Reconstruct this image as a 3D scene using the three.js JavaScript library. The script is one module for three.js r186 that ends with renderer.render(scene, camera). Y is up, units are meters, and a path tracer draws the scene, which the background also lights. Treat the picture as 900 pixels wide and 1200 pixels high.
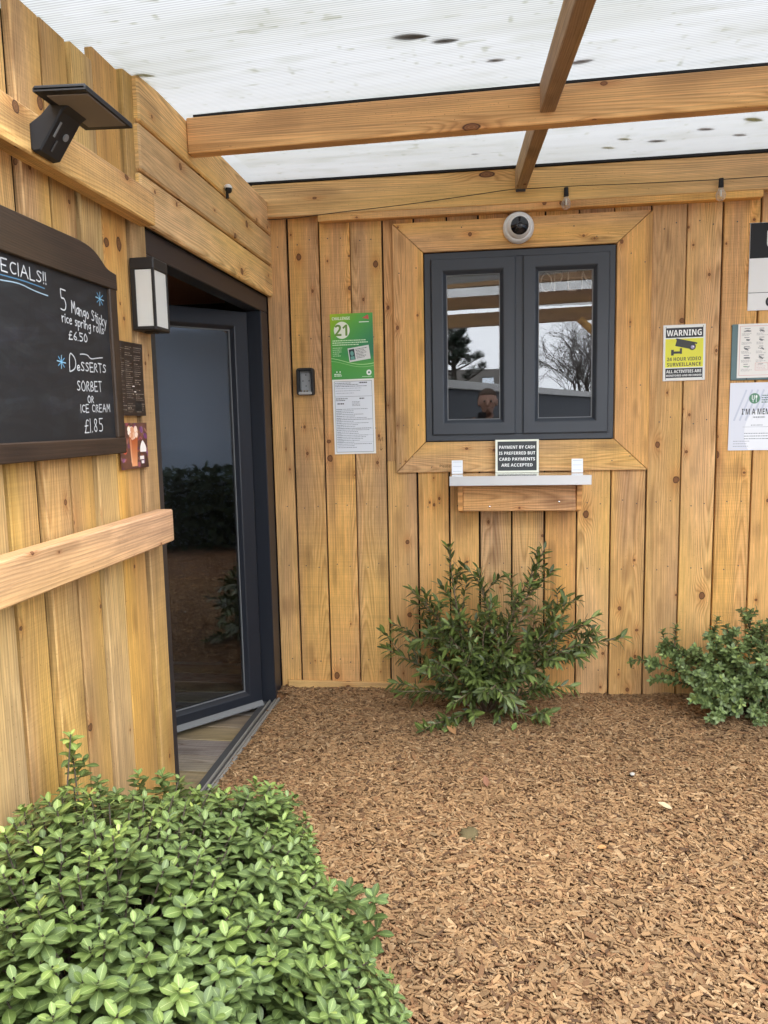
import * as THREE from 'three';
import { MarchingCubes } from 'three/addons/objects/MarchingCubes.js';
import { mergeGeometries } from 'three/addons/utils/BufferGeometryUtils.js';
import { RoundedBoxGeometry } from 'three/addons/geometries/RoundedBoxGeometry.js';

// ---------------------------------------------------------------- camera, sky, sun, exposure
const scene = new THREE.Scene();
const camera = new THREE.PerspectiveCamera(2 * Math.atan(600 / 883.1) * 180 / Math.PI, 0.75, 0.02, 500);
camera.position.set(0.988, 1.3193, 3.6);
camera.rotation.order = 'YXZ';
camera.rotation.set(-0.11928, 0.13083, -0.02075);
const renderer = new THREE.WebGLRenderer({ antialias: true });
renderer.setSize(768, 1024);
renderer.toneMapping = THREE.LinearToneMapping;
renderer.toneMappingExposure = 2.45;
renderer.shadowMap.enabled = true;
{ // overcast sky: pale cloud, a little brighter overhead and towards the hidden sun
  const W = 512, H = 256, d = new Float32Array(W * H * 4);
  const s = new THREE.Vector3(0.35, 0.75, 0.55).normalize();
  for (let j = 0; j < H; j++) for (let i = 0; i < W; i++) {
    const up = ((j + 0.5) / H - 0.5) * Math.PI, az = ((i + 0.5) / W - 0.5) * 2 * Math.PI;
    const x = Math.cos(az) * Math.cos(up), y = Math.sin(up), z = Math.sin(az) * Math.cos(up);
    const c = x * s.x + y * s.y + z * s.z;
    const cl = 0.04 * Math.sin(x * 7 + 3 * Math.sin(z * 5 + y * 9)) * Math.sin(z * 6 + 2 * Math.sin(x * 4));
    let L = 2.3 * (1.06 + 0.02 * Math.max(0, y) + 0.16 * Math.pow(Math.max(0, c), 3) + cl);
    if (y < 0) L *= Math.max(0.12, 1 + y * 6);
    const k = (j * W + i) * 4; d[k] = L * 0.95; d[k + 1] = L; d[k + 2] = L * 1.07; d[k + 3] = 1;
  }
  const t = new THREE.DataTexture(d, W, H, THREE.RGBAFormat, THREE.FloatType);
  t.mapping = THREE.EquirectangularReflectionMapping; t.magFilter = THREE.LinearFilter; t.needsUpdate = true;
  scene.background = t; scene.environment = t;
}
const sun = new THREE.DirectionalLight(new THREE.Color(1, 0.95, 0.87), 0.75);
sun.position.set(3.5, 7.5, 5.5); sun.target.position.set(1, 0, 0.5);
sun.castShadow = true; sun.shadow.radius = 40;
sun.shadow.camera.left = -8; sun.shadow.camera.right = 8; sun.shadow.camera.top = 8; sun.shadow.camera.bottom = -8; sun.shadow.camera.far = 40;
scene.add(sun, sun.target);

// ---------------------------------------------------------------- helpers
let seed = 12345;
const rnd = () => { seed = (seed + 0x6d2b79f5) | 0; let t = Math.imul(seed ^ (seed >>> 15), 1 | seed); t = (t + Math.imul(t ^ (t >>> 7), 61 | t)) ^ t; return ((t ^ (t >>> 14)) >>> 0) / 4294967296; };
const rr = (a, b) => a + (b - a) * rnd();
const V = (x, y, z) => new THREE.Vector3(x, y, z);
const TAB = new Float32Array(65536); for (let i = 0; i < 65536; i++) TAB[i] = rnd();
const h2 = (i, j) => TAB[((i * 374761 + j * 668265 + ((i * j) & 1023)) >>> 0) & 65535];
function noise(x, y) {
  const i = Math.floor(x), j = Math.floor(y), a = x - i, b = y - j, s = a * a * (3 - 2 * a), t = b * b * (3 - 2 * b);
  const p = h2(i, j), q = h2(i + 1, j), r = h2(i, j + 1), u = h2(i + 1, j + 1);
  return p + (q - p) * s + (r - p) * t + (p - q - r + u) * s * t;
}
const used = new Map();
function numbered(n) { const k = used.get(n) || 0; used.set(n, k + 1); return k ? n + '_' + String(k).padStart(3, '0') : n; }
function info(o, label, category, group) { o.userData = { label, category }; if (group) o.userData.group = group; return o; }
function thing(name, label, category, pos = [0, 0, 0], group) {
  const o = new THREE.Group(); o.name = numbered(name); o.position.set(...pos); scene.add(o); return info(o, label, category, group);
}
function part(parent, name, geo, mat) { const m = new THREE.Mesh(geo, mat); m.name = name; m.castShadow = m.receiveShadow = true; parent.add(m); return m; }
function struct(name, geo, mat) { const m = part(scene, name, geo, mat); m.userData.kind = 'structure'; return m; }
function std(r, g, b, rough = 0.7, o = {}) { const m = new THREE.MeshPhysicalMaterial({ roughness: rough, ...o }); m.color.setRGB(r, g, b); m.side = THREE.DoubleSide; return m; }
function canvasTex(w, h, draw) {
  const c = document.createElement('canvas'); c.width = w; c.height = h; const g = c.getContext('2d'); draw(g, w, h);
  const t = new THREE.CanvasTexture(c); t.colorSpace = THREE.SRGBColorSpace; t.magFilter = THREE.LinearFilter; t.anisotropy = 8; return t;
}
const printed = (tex, rough = 0.5) => { const m = new THREE.MeshStandardMaterial({ map: tex, roughness: rough }); m.side = THREE.DoubleSide; return m; };
// a box with chamfered edges, centred; 44 triangles
function cbox(w, h, d, c = 0.003) {
  c = Math.min(c, w * 0.3, h * 0.3, d * 0.3);
  const H = [w / 2, h / 2, d / 2], P = (s, a) => s.map((v, i) => v * (i === a ? H[i] : H[i] - c)), pos = [];
  const tri = (a, b, e) => {
    const n = V(...b).sub(V(...a)).cross(V(...e).sub(V(...a))), m = V(a[0] + b[0] + e[0], a[1] + b[1] + e[1], a[2] + b[2] + e[2]);
    n.dot(m) > 0 ? pos.push(...a, ...b, ...e) : pos.push(...a, ...e, ...b);
  };
  const quad = (a, b, e, f) => { tri(a, b, e); tri(a, e, f); };
  for (let a = 0; a < 3; a++) {
    const b = (a + 1) % 3, e = (a + 2) % 3;
    for (const s of [-1, 1]) {
      const S = (p, q) => { const v = [0, 0, 0]; v[a] = s; v[b] = p; v[e] = q; return v; };
      quad(P(S(-1, -1), a), P(S(1, -1), a), P(S(1, 1), a), P(S(-1, 1), a));
      for (const t of [-1, 1]) quad(P(S(t, -1), a), P(S(t, 1), a), P(S(t, 1), b), P(S(t, -1), b));
    }
  }
  for (const x of [-1, 1]) for (const y of [-1, 1]) for (const z of [-1, 1]) tri(P([x, y, z], 0), P([x, y, z], 1), P([x, y, z], 2));
  const g = new THREE.BufferGeometry(); g.setAttribute('position', new THREE.Float32BufferAttribute(pos, 3)); g.computeVertexNormals();
  g.setAttribute('uv', new THREE.Float32BufferAttribute(new Float32Array(pos.length / 3 * 2), 2));
  return g;
}
const box = (w, h, d, x = 0, y = 0, z = 0, c = 0.003) => cbox(w, h, d, c).translate(x, y, z);
const span = (x0, x1, y0, y1, z0, z1, c = 0.003) => box(x1 - x0, y1 - y0, z1 - z0, (x0 + x1) / 2, (y0 + y1) / 2, (z0 + z1) / 2, c);
const merged = (list) => mergeGeometries(list.map((g) => { const n = g.index ? g.toNonIndexed() : g; for (const k of Object.keys(n.attributes)) if (!['position', 'normal', 'uv'].includes(k)) n.deleteAttribute(k); return n; }));
// boards of sawn softwood: grain along local y, front at z = 0, foot at y = 0, centred in x. The texture holds ten 0.2 m wide strips of 2.4 m.
function boardUV(g, w, h) {
  const s = Math.floor(rnd() * 10), ofs = rr(0, Math.max(0, 0.2 - w)), fl = rnd() < 0.5, fy = rnd() < 0.5, k = h > 2.4 ? 2.4 / h : 1, y0 = rr(0, 2.4 - h * k);
  const sq = w > 0.2 ? 0.2 / w : 1;
  const p = g.attributes.position, n = g.attributes.normal, uv = g.attributes.uv;
  for (let i = 0; i < p.count; i++) {
    let a, b = p.getY(i) * k;
    if (Math.abs(n.getZ(i)) > 0.6) a = (p.getX(i) + w / 2) * sq;
    else if (Math.abs(n.getX(i)) > 0.6) a = 0.02 + Math.abs(p.getZ(i)) % 0.16;
    else { a = (p.getX(i) + w / 2) * sq; b = p.getZ(i) + h * k * 0.5; }
    if (fl) a = Math.min(w, 0.2) - a;
    if (fy) b = h * k - b;
    uv.setXY(i, (s * 0.2 + Math.min(0.196, Math.max(0.004, ofs + a))) / 2, (y0 + b) / 2.4);
  }
  return g;
}
const board = (w, h, t, c = 0.003) => boardUV(box(w, h, t, 0, h / 2, -t / 2, c), w, h);
// a timber of section w x t from a to b; its broad face looks towards `face`
function timber(parent, name, a, b, w, t, face, mat, c = 0.003) {
  const m = part(parent, name, board(w, a.distanceTo(b), t, c), mat), y = b.clone().sub(a).normalize(), z = face.clone().addScaledVector(y, -face.dot(y)).normalize(), x = y.clone().cross(z);
  m.applyMatrix4(new THREE.Matrix4().makeBasis(x, y, z)); m.position.copy(a); return m;
}
// a moulding swept round a rectangle with mitred corners: profile points are [inset, height]
function sweepFrame(W, H, prof) {
  const pos = [], uv = [], ring = (i) => [[i, i], [W - i, i], [W - i, H - i], [i, H - i]];
  for (let k = 0; k + 1 < prof.length; k++) {
    const [a, za] = prof[k], [b, zb] = prof[k + 1], A = ring(a), B = ring(b);
    for (let s = 0; s < 4; s++) {
      const p = [...A[s], za], q = [...A[(s + 1) % 4], za], r = [...B[(s + 1) % 4], zb], t = [...B[s], zb];
      pos.push(...p, ...q, ...r, ...p, ...r, ...t);
      const al = (v) => s % 2 ? v[1] : v[0];
      for (const [v, u] of [[p, a], [q, a], [r, b], [p, a], [r, b], [t, b]]) uv.push((0.05 + u) / 2, al(v) / 2.4);
    }
  }
  const g = new THREE.BufferGeometry(); g.setAttribute('position', new THREE.Float32BufferAttribute(pos, 3)); g.setAttribute('uv', new THREE.Float32BufferAttribute(uv, 2)); g.computeVertexNormals(); return g;
}
function tube(pts, r, seg = 24, rad = 6) { return new THREE.TubeGeometry(new THREE.CatmullRomCurve3(pts), seg, r, rad); }
function taper(pts, r0, r1, seg = 8, rad = 6) {
  const c = new THREE.CatmullRomCurve3(pts), g = new THREE.TubeGeometry(c, seg, 1, rad), p = g.attributes.position, q = V();
  for (let i = 0; i <= seg; i++) { const r = r0 + (r1 - r0) * i / seg; c.getPointAt(i / seg, q); for (let j = 0; j <= rad; j++) { const k = i * (rad + 1) + j; p.setXYZ(k, q.x + (p.getX(k) - q.x) * r, q.y + (p.getY(k) - q.y) * r, q.z + (p.getZ(k) - q.z) * r); } }
  return g;
}
function extrude(pts, depth, bevel = 0.002, holes = []) {
  const s = new THREE.Shape(pts.map((p) => new THREE.Vector2(...p))); for (const h of holes) s.holes.push(new THREE.Path(h.map((p) => new THREE.Vector2(...p))));
  return new THREE.ExtrudeGeometry(s, { depth: depth - 2 * bevel, bevelEnabled: bevel > 0, bevelThickness: bevel, bevelSize: bevel, bevelOffset: -bevel, bevelSegments: 1, curveSegments: 10 }).translate(0, 0, bevel);
}
function sheet(w, h) { return new THREE.BoxGeometry(w, h, 0.0012); }

// ---------------------------------------------------------------- wood
function woodAtlas(sd) {
  const N = 2048, col = new Uint8Array(N * N * 4), bmp = new Uint8Array(N * N * 4), per = N / 10;
  for (let s = 0; s < 10; s++) {
    const o = sd * 100 + s * 13.7, xc = rr(-0.02, 0.22), dep = rr(0.02, 0.09), per0 = rr(0.0042, 0.0075), amp = rr(0.5, 1.0), hue = rr(-1, 1), tone = rr(0.95, 1.06), saw = rnd() < 0.25 ? 0.9 : 0.2;
    const knots = []; const nk = 6 + Math.floor(rnd() * 7);
    for (let k = 0; k < nk; k++) knots.push([rr(0.02, 0.18), rr(0.05, 2.35), rnd() < 0.72 ? rr(0.0025, 0.0065) : rr(0.007, 0.013), rr(0.8, 1.5), rnd()]);
    for (let j = 0; j < N; j++) {
      const y = j / N * 2.4, near = knots.filter((k) => Math.abs(y - k[1]) < 0.16);
      const wob = (noise(o, y * 1.3) - 0.5) * 0.05 + (noise(o + 5, y * 4) - 0.5) * 0.012, dd = dep + (noise(o + 9, y * 0.7) - 0.5) * 0.09;
      const band = noise(o + 40, y * 0.9), sawl = (noise(o + 3, y * 330) - 0.5) * 0.055 * saw;
      for (let i = Math.round(s * per); i < Math.round((s + 1) * per); i++) {
        const x = (i - s * per) / per * 0.2, px = j * N + i;
        let r = Math.hypot(x - xc + wob, dd) + (noise(o + x * 60, y * 2.2) - 0.5) * 0.004 + (noise(o + x * 18, y * 7) - 0.5) * 0.003;
        let knot = 0, rim = 0, halo = 0, kr = 0;
        for (const [kx, ky, R, e, kt] of near) {
          const dx = x - kx, dy = (y - ky), q = Math.hypot(dx, dy / e) / R * (1 + 0.25 * (noise(dx * 90 + kt * 50, dy * 70) - 0.5));
          const g = Math.exp(-(dx * dx) / (R * R * 5) - (dy * dy) / (R * R * 26)); r += g * R * 1.6; halo = Math.max(halo, g);
          if (q < 1.15) { knot = Math.max(knot, q < 1 ? 1 : (1.15 - q) / 0.15); rim = Math.max(rim, Math.exp(-((q - 0.95) ** 2) / 0.02)); kr = 0.5 + 0.5 * Math.sin(q * 14); }
        }
        const f = r / per0 + 0.35 * noise(o + 20, r * 40), t = f - Math.floor(f), late = t < 0.72 ? Math.pow(t / 0.72, 2.4) : Math.max(0, 1 - (t - 0.72) / 0.28);
        const fib = noise(o + x * 1500, y * 16) - 0.5, fine = noise(o + x * 420, y * 5) - 0.5, broad = noise(o + x * 13, y * 1.6) - 0.5, mot = noise(o + x * 45 + 7, y * 14) - 0.5;
        const strk = noise(o + x * 230 + 31, y * 1.1) - 0.5, fleck = noise(o + x * 900 + 11, y * 60) - 0.5; let l = tone * (1.01 - 0.17 * amp * late + 0.10 * fib + 0.13 * fine + 0.09 * strk + 0.06 * fleck + 0.11 * broad + 0.08 * mot + 1.2 * sawl);
        let R_ = 0.80 * l, G_ = (0.640 - 0.035 * late * amp + 0.015 * hue) * l, B_ = (0.420 - 0.05 * late * amp + 0.03 * hue - 0.10 * broad) * l;
        const st = Math.max(0, noise(o + x * 7 + 60, y * 2.4) - 0.66) * (0.4 + 0.6 * Math.max(0, Math.min(1, (band - 0.3) / 0.3))); R_ *= 1 - st * 0.40; G_ *= 1 - st * 0.34; B_ *= 1 - st * 0.28;   // grey-green weathering
        const wm = Math.max(0, noise(o + x * 22 + 80, y * 6 + 3) - 0.72) * 1.4; R_ *= 1 - wm * 0.45; G_ *= 1 - wm * 0.5; B_ *= 1 - wm * 0.55;
        const pl = Math.max(0, noise(o + x * 34 + 17, y * 9 + 50) - 0.7) * Math.max(0, noise(o + x * 260, y * 26) - 0.35) * 3.0; R_ += pl * 0.16; G_ += pl * 0.15; B_ += pl * 0.13; const sp = noise(o + x * 520 + 3, y * 300) > 0.955 && noise(o + x * 26, y * 5 + 9) > 0.45 ? 1 : 0; R_ *= 1 - 0.28 * sp; G_ *= 1 - 0.33 * sp; B_ *= 1 - 0.38 * sp; R_ *= 1 - 0.10 * halo; G_ *= 1 - 0.17 * halo; B_ *= 1 - 0.24 * halo;
        if (knot) { const m = knot * 0.85; R_ += (0.50 - 0.12 * kr - R_) * m; G_ += (0.33 - 0.10 * kr - G_) * m; B_ += (0.185 - 0.06 * kr - B_) * m; R_ *= 1 - 0.4 * rim; G_ *= 1 - 0.45 * rim; B_ *= 1 - 0.5 * rim; }
        const c = px * 4; col[c] = Math.max(0, Math.min(255, R_ * 255)); col[c + 1] = Math.max(0, Math.min(255, G_ * 255)); col[c + 2] = Math.max(0, Math.min(255, B_ * 255)); col[c + 3] = 255;
        const b = 150 + 40 * late * amp + 45 * fib + 40 * fine + 500 * sawl - 40 * rim; bmp[c] = bmp[c + 1] = bmp[c + 2] = Math.max(0, Math.min(255, b)); bmp[c + 3] = 255;
      }
    }
  }
  const mk = (d, srgb) => { const t = new THREE.DataTexture(d, N, N, THREE.RGBAFormat); t.wrapS = t.wrapT = THREE.RepeatWrapping; t.magFilter = THREE.LinearFilter; t.minFilter = THREE.LinearMipmapLinearFilter; t.generateMipmaps = true; if (srgb) t.colorSpace = THREE.SRGBColorSpace; t.needsUpdate = true; return t; };
  return [mk(col, true), mk(bmp, false)];
}
const ATLAS = [woodAtlas(1), woodAtlas(2)];
function woodMat(r, g, b, rough = 0.78, a = 0, bump = 0.0007) { const m = new THREE.MeshStandardMaterial({ map: ATLAS[a][0], bumpMap: ATLAS[a][1], bumpScale: bump, roughness: rough }); m.color.setRGB(r, g, b); return m; }
const WALL = [];
for (let i = 0; i < 8; i++) { const k = rr(1.12, 1.22), w = rr(-0.03, 0.03); WALL.push(woodMat(k * (0.98 + w), k * (0.93), k * (0.88 - w), 0.75, i % 2)); }
const YEL = [];
for (let i = 0; i < 6; i++) { const k = rr(0.86, 0.98), w = rr(-0.04, 0.04); YEL.push(woodMat(k * (1.04 + w), k * 1.06, k * (0.98 - w), 0.75, i % 2)); }
const TRIM = [woodMat(1.30, 1.30, 1.28, 0.7, 0), woodMat(1.18, 1.14, 1.06, 0.7, 1), woodMat(1.20, 1.18, 1.14, 0.7, 0), woodMat(1.22, 1.16, 1.08, 0.7, 1)];
const RAIL = woodMat(1.02, 0.98, 1.12, 0.82, 1), RAILG = woodMat(1.0, 1.06, 1.12, 0.82, 0), BEAM = woodMat(1.34, 1.28, 1.34, 0.72, 1), BEAM2 = woodMat(1.12, 1.12, 1.12, 0.72, 0), GREYWOOD = woodMat(0.66, 0.66, 0.80, 0.8, 1);
const LINT = [woodMat(1.30, 1.40, 1.48, 0.75, 0), woodMat(1.28, 1.36, 1.46, 0.78, 1), woodMat(1.26, 1.30, 1.34, 0.75, 0)];
const pick = (a) => a[Math.floor(rnd() * a.length)];
const M = {
  black: std(0.012, 0.012, 0.013, 0.8), membrane: std(0.02, 0.017, 0.014, 0.9), antra: std(0.038, 0.045, 0.057, 0.42), antraDoor: std(0.017, 0.020, 0.028, 0.4), gasket: std(0.012, 0.012, 0.012, 0.6),
  glass: std(1, 1, 1, 0.0, { transmission: 1, thickness: 0, ior: 1.68 }), doorGlass: std(0.8, 0.82, 0.85, 0.02, { transmission: 1, thickness: 0, ior: 1.9 }),
  alu: std(0.62, 0.62, 0.61, 0.32, { metalness: 1 }), steel: std(0.72, 0.72, 0.72, 0.16, { metalness: 1 }), nail: std(0.10, 0.09, 0.08, 0.5, { metalness: 0.6 }),
  lamp: std(0.011, 0.010, 0.010, 0.55), frost: std(0.82, 0.82, 0.78, 0.7, { transmission: 0.35, thickness: 0 }), white: std(0.78, 0.78, 0.77, 0.35), solar: std(0.006, 0.007, 0.010, 0.55), led: std(0.20, 0.17, 0.15, 0.6),
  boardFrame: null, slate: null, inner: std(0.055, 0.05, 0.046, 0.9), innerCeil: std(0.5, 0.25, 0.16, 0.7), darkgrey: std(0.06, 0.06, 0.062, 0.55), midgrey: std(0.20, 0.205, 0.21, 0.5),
};

// ---------------------------------------------------------------- ground
struct('ground', new THREE.PlaneGeometry(500, 500).rotateX(-Math.PI / 2).translate(0, -0.09, 0), std(0.30, 0.29, 0.27, 0.9));
const gh = (x, z) => 0.012 * (noise(x * 2.1 + 9, z * 2.1) - 0.5) + 0.006 * (noise(x * 7, z * 7) - 0.5) - 0.035 * Math.max(0, Math.min(1, (0.05 - x) / 0.06)) * (z > 0.1 && z < 1.4 ? 1 : 0);
{
  const N = 1024, d = new Uint8Array(N * N * 4);
  for (let j = 0; j < N; j++) for (let i = 0; i < N; i++) {
    const x = i / N * 32, y = j / N * 32, a = noise(x * 4, y * 4), b = noise(x * 11 + 3, y * 11), c = noise(x * 0.7, y * 0.7), k = (j * N + i) * 4, l = 0.30 + 0.42 * a * b + 0.14 * c;
    d[k] = 255 * Math.min(1, l * 0.98); d[k + 1] = 255 * l * 0.74; d[k + 2] = 255 * l * 0.52; d[k + 3] = 255;
  }
  const t = new THREE.DataTexture(d, N, N); t.wrapS = t.wrapT = THREE.RepeatWrapping; t.magFilter = THREE.LinearFilter; t.colorSpace = THREE.SRGBColorSpace; t.needsUpdate = true; t.repeat.set(4, 4);
  const g = new THREE.PlaneGeometry(4.9, 5.1, 160, 160).rotateX(-Math.PI / 2).translate(2.42, 0, 2.5), p = g.attributes.position;
  for (let i = 0; i < p.count; i++) p.setY(i, gh(p.getX(i), p.getZ(i)) - 0.008);
  g.computeVertexNormals();
  const m = new THREE.MeshStandardMaterial({ map: t, roughness: 0.95, bumpMap: t, bumpScale: 0.006 }); m.color.setRGB(0.72, 0.62, 0.5);
  struct('mulch_bed', g, m);
}
{ // bark chips: four bent slivers, scattered
  const chip = (n) => {
    const g = new THREE.BoxGeometry(1, 1, 1, 3, 1, 1), p = g.attributes.position, tw = rr(-0.5, 0.5), bend = rr(-0.25, 0.25), e0 = rr(0.3, 1), e1 = rr(0.3, 1), sk = rr(-0.4, 0.4);
    for (let i = 0; i < p.count; i++) { const x = p.getX(i), w = 1 - (1 - (x < 0 ? e0 : e1)) * Math.pow(Math.abs(x) * 2, 1.6); let y = p.getY(i), z = p.getZ(i) * w + sk * x * 0.3; const a = tw * x, yy = y * Math.cos(a) - z * Math.sin(a) * 0.5; p.setXYZ(i, x + z * sk * 0.25, yy + bend * (x * x - 0.1) * 3, z * Math.cos(a) + y * Math.sin(a) * 0.5); }
    g.computeVertexNormals(); return g.toNonIndexed();
  };
  const mat = new THREE.MeshStandardMaterial({ roughness: 0.88 }), o = new THREE.Object3D(), c = new THREE.Color(), groups = [];
  for (let v = 0; v < 4; v++) { const g = chip(v); g.computeVertexNormals(); groups.push(g); }
  const counts = [52000, 46000, 40000, 36000];
  const holder = new THREE.Group(); holder.name = 'bark_chips'; holder.userData = { label: 'tan bark chip mulch covering the ground in front of the walls', category: 'bark mulch', kind: 'stuff' }; scene.add(holder);
  groups.forEach((g, v) => {
    const im = new THREE.InstancedMesh(g, mat, counts[v]); im.name = 'chips'; im.castShadow = im.receiveShadow = true; im.userData.kind = 'stuff';
    for (let i = 0; i < counts[v]; i++) {
      let x, z; const far = rnd() < 0.16;
      if (far) { x = rr(0.0, 4.7); z = rr(0, 4.8); } else { x = rr(-0.02, 2.75); z = rr(0.0, 2.75); }
      const big = rnd(), L = big < 0.03 ? rr(0.030, 0.050) : big < 0.32 ? rr(0.017, 0.031) : rr(0.007, 0.018), Wd = L * rr(0.16, 0.42), T = rr(0.0012, 0.0032);
      o.position.set(x, gh(x, z) + rr(-0.005, 0.006), z); o.rotation.set(rr(-0.26, 0.26), rr(0, 6.283), rr(-0.24, 0.24), 'YXZ'); o.scale.set(L, T, Wd); o.updateMatrix(); im.setMatrixAt(i, o.matrix);
      const pn = noise(x * 1.6 + 30, z * 1.6) * 0.4 + noise(x * 5, z * 5) * 0.3, q = rnd();
      let l = 0.6 + 0.5 * rnd() + 0.35 * (pn - 0.35); let rgb = q < 0.07 ? [0.16, 0.09, 0.05] : q < 0.22 ? [0.30, 0.165, 0.085] : q < 0.85 ? [0.42, 0.265, 0.145] : [0.52, 0.36, 0.22];
      const dk = 1 - 0.30 * Math.max(0, noise(x * 2.3 + 70, z * 2.3) - 0.45); c.setRGB(rgb[0] * l * 0.90 * dk, rgb[1] * l * 0.84 * dk, rgb[2] * l * 0.72 * dk); im.setColorAt(i, c);
    }
    holder.add(im);
  });
}

// ---------------------------------------------------------------- back wall with window
const bw = thing('wooden_wall', 'back wall of upright golden softwood boards with the grey casement window', 'wall');
{
  part(bw, 'backing_board', merged([span(-0.2, 0.70, -0.1, 2.5, -0.06, -0.03), span(1.615, 4.7, -0.1, 2.5, -0.06, -0.03), span(0.70, 1.615, -0.1, 1.2, -0.06, -0.03), span(0.70, 1.615, 2.1, 2.5, -0.06, -0.03)]), M.membrane);
  const J = [-0.03, 0.078, 0.2295, 0.3795, 0.5315, 0.679, 0.8305, 0.974, 1.126, 1.278, 1.4265, 1.581, 1.740, 1.8915, 2.045, 2.2005]; while (J[J.length - 1] < 4.6) J.push(J[J.length - 1] + 0.152);
  J.slice(0, -1).forEach((x0, i) => {
    const x1 = J[i + 1], gap = rr(0.006, 0.0095), w = x1 - x0 - gap, mid = (x0 + x1) / 2, top = x0 > 2.19 ? 2.285 : mid < 0.23 ? 2.30 : 2.26, zz = rr(-0.003, 0.001), tilt = rr(-0.0012, 0.0012);
    const put = (y0, y1) => { const m = part(bw, 'plank', board(w, y1 - y0, 0.022, 0.002), pick(WALL)); m.position.set(mid, y0, zz); m.rotation.z = tilt; };
    if (mid > 0.72 && mid < 1.57) { put(-0.06, 1.13); put(2.14, 2.26); }
    else if (mid > 0.6 && mid < 1.6) { put(-0.06, 1.13); put(1.13, 2.26); }
    else put(-0.06, top);
  });
  const kb = part(bw, 'base_board', board(0.085, 0.80, 0.018), RAILG); kb.rotation.z = -Math.PI / 2; kb.position.set(0.01, -0.01, 0.0195);
  const w0 = 0.582, w1 = 1.740, h0 = 1.076, h1 = 2.222, a0 = 0.722, a1 = 1.590, b0 = 1.218, b1 = 2.088, g = 0.0015;
  const mitre = (pts, horiz, i) => {
    const e = extrude(pts, 0.02, 0.0015), p = e.attributes.position, uv = e.attributes.uv, s = [3, 6, 1, 8][i];
    for (let k = 0; k < p.count; k++) { const a = horiz ? p.getY(k) - (i < 1 ? b1 : h0) : p.getX(k) - (i === 2 ? w0 : a1), b = horiz ? p.getX(k) : p.getY(k); uv.setXY(k, (s * 0.2 + 0.02 + Math.min(0.17, Math.max(0, a))) / 2, ((horiz ? b : b - 1.05) + i * 0.12) / 2.4); }
    const m = part(bw, 'trim_board', e, TRIM[i]); m.position.z = 0.002;
  };
  mitre([[w0 + g, h1], [w1 - g, h1], [a1 - g, b1], [a0 + g, b1]], true, 0);
  mitre([[w0 + g, h0], [w1 - g, h0], [a1 - g, b0], [a0 + g, b0]], true, 1);
  mitre([[w0, h0 + g], [w0, h1 - g], [a0, b1 - g], [a0, b0 + g]], false, 2);
  mitre([[w1, h0 + g], [w1, h1 - g], [a1, b1 - g], [a1, b0 + g]], false, 3);
  // the window
  const win = part(bw, 'window', sweepFrame(0.862, 0.864, [[0, -0.06], [0, 0.008], [0.003, 0.011], [0.029, 0.011], [0.031, 0.006], [0.034, -0.02], [0.05, -0.02], [0.05, -0.06]]), M.antra);
  win.position.set(0.725, 1.221, 0);
  part(win, 'mullion', span(0.4135, 0.4555, 0.03, 0.834, -0.05, 0.012), M.antra);
  for (const [x, w] of [[0.031, 0.388], [0.450, 0.386]]) {
    const s = part(win, 'sash', sweepFrame(w, 0.806, [[0, -0.012], [0.001, 0.022], [0.006, 0.026], [0.052, 0.026], [0.057, 0.024], [0.071, 0.006], [0.072, -0.008]]), M.antra); s.position.set(x, 0.028, 0);
    const q = part(win, 'gasket', sweepFrame(w - 0.142, 0.806 - 0.142, [[0, 0.004], [0.0035, 0.0045], [0.004, -0.004]]), M.midgrey); q.position.set(x + 0.071, 0.099, 0);
    const p = part(win, 'pane', merged([new THREE.PlaneGeometry(w - 0.142, 0.664).translate(0, 0, -0.002), new THREE.PlaneGeometry(w - 0.142, 0.664).translate(0, 0, -0.007)]), M.glass); p.position.set(x + w / 2, 0.431, 0);
  }
  // pencil marks on the timber
  const pm = new THREE.MeshStandardMaterial({ transparent: true, roughness: 0.8, map: canvasTex(256, 96, (c, w, h) => { c.clearRect(0, 0, w, h); c.fillStyle = 'rgba(50,25,15,0.85)'; c.font = '64px sans-serif'; c.fillText('Please', 6, 66); }) });
  const t = part(bw, 'handwriting', new THREE.PlaneGeometry(0.075, 0.028), pm); t.position.set(0.822, 1.103, 0.0235);
  const pm2 = new THREE.MeshStandardMaterial({ transparent: true, roughness: 0.8, map: canvasTex(128, 256, (c, w, h) => { c.clearRect(0, 0, w, h); c.strokeStyle = 'rgba(50,25,15,0.75)'; c.lineWidth = 7; c.beginPath(); for (const [x, y] of [[10, 20], [30, 70], [45, 25], [60, 75], [90, 20], [100, 80]]) c.lineTo(x, y); c.stroke(); c.beginPath(); c.moveTo(64, 110); c.lineTo(64, 210); c.moveTo(40, 180); c.lineTo(64, 212); c.lineTo(90, 178); c.stroke(); }) });
  const t2 = part(bw, 'pencil_arrow', new THREE.PlaneGeometry(0.034, 0.085), pm2); t2.position.set(0.507, 1.21, 0.003);
  const spots = []; J.slice(1, 16).forEach((x, i) => { for (const y of [0.13, 0.62, 0.92]) for (const d of [-0.03, 0.03]) spots.push([x - 0.075 + d + rr(-0.008, 0.008), y + rr(-0.015, 0.015), 0.001]); if (x < 0.6 || x > 1.8) for (const y of [1.3, 1.72, 2.16]) for (const d of [-0.03, 0.03]) spots.push([x - 0.075 + d + rr(-0.008, 0.008), y + rr(-0.02, 0.02), 0.001]); });
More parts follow.
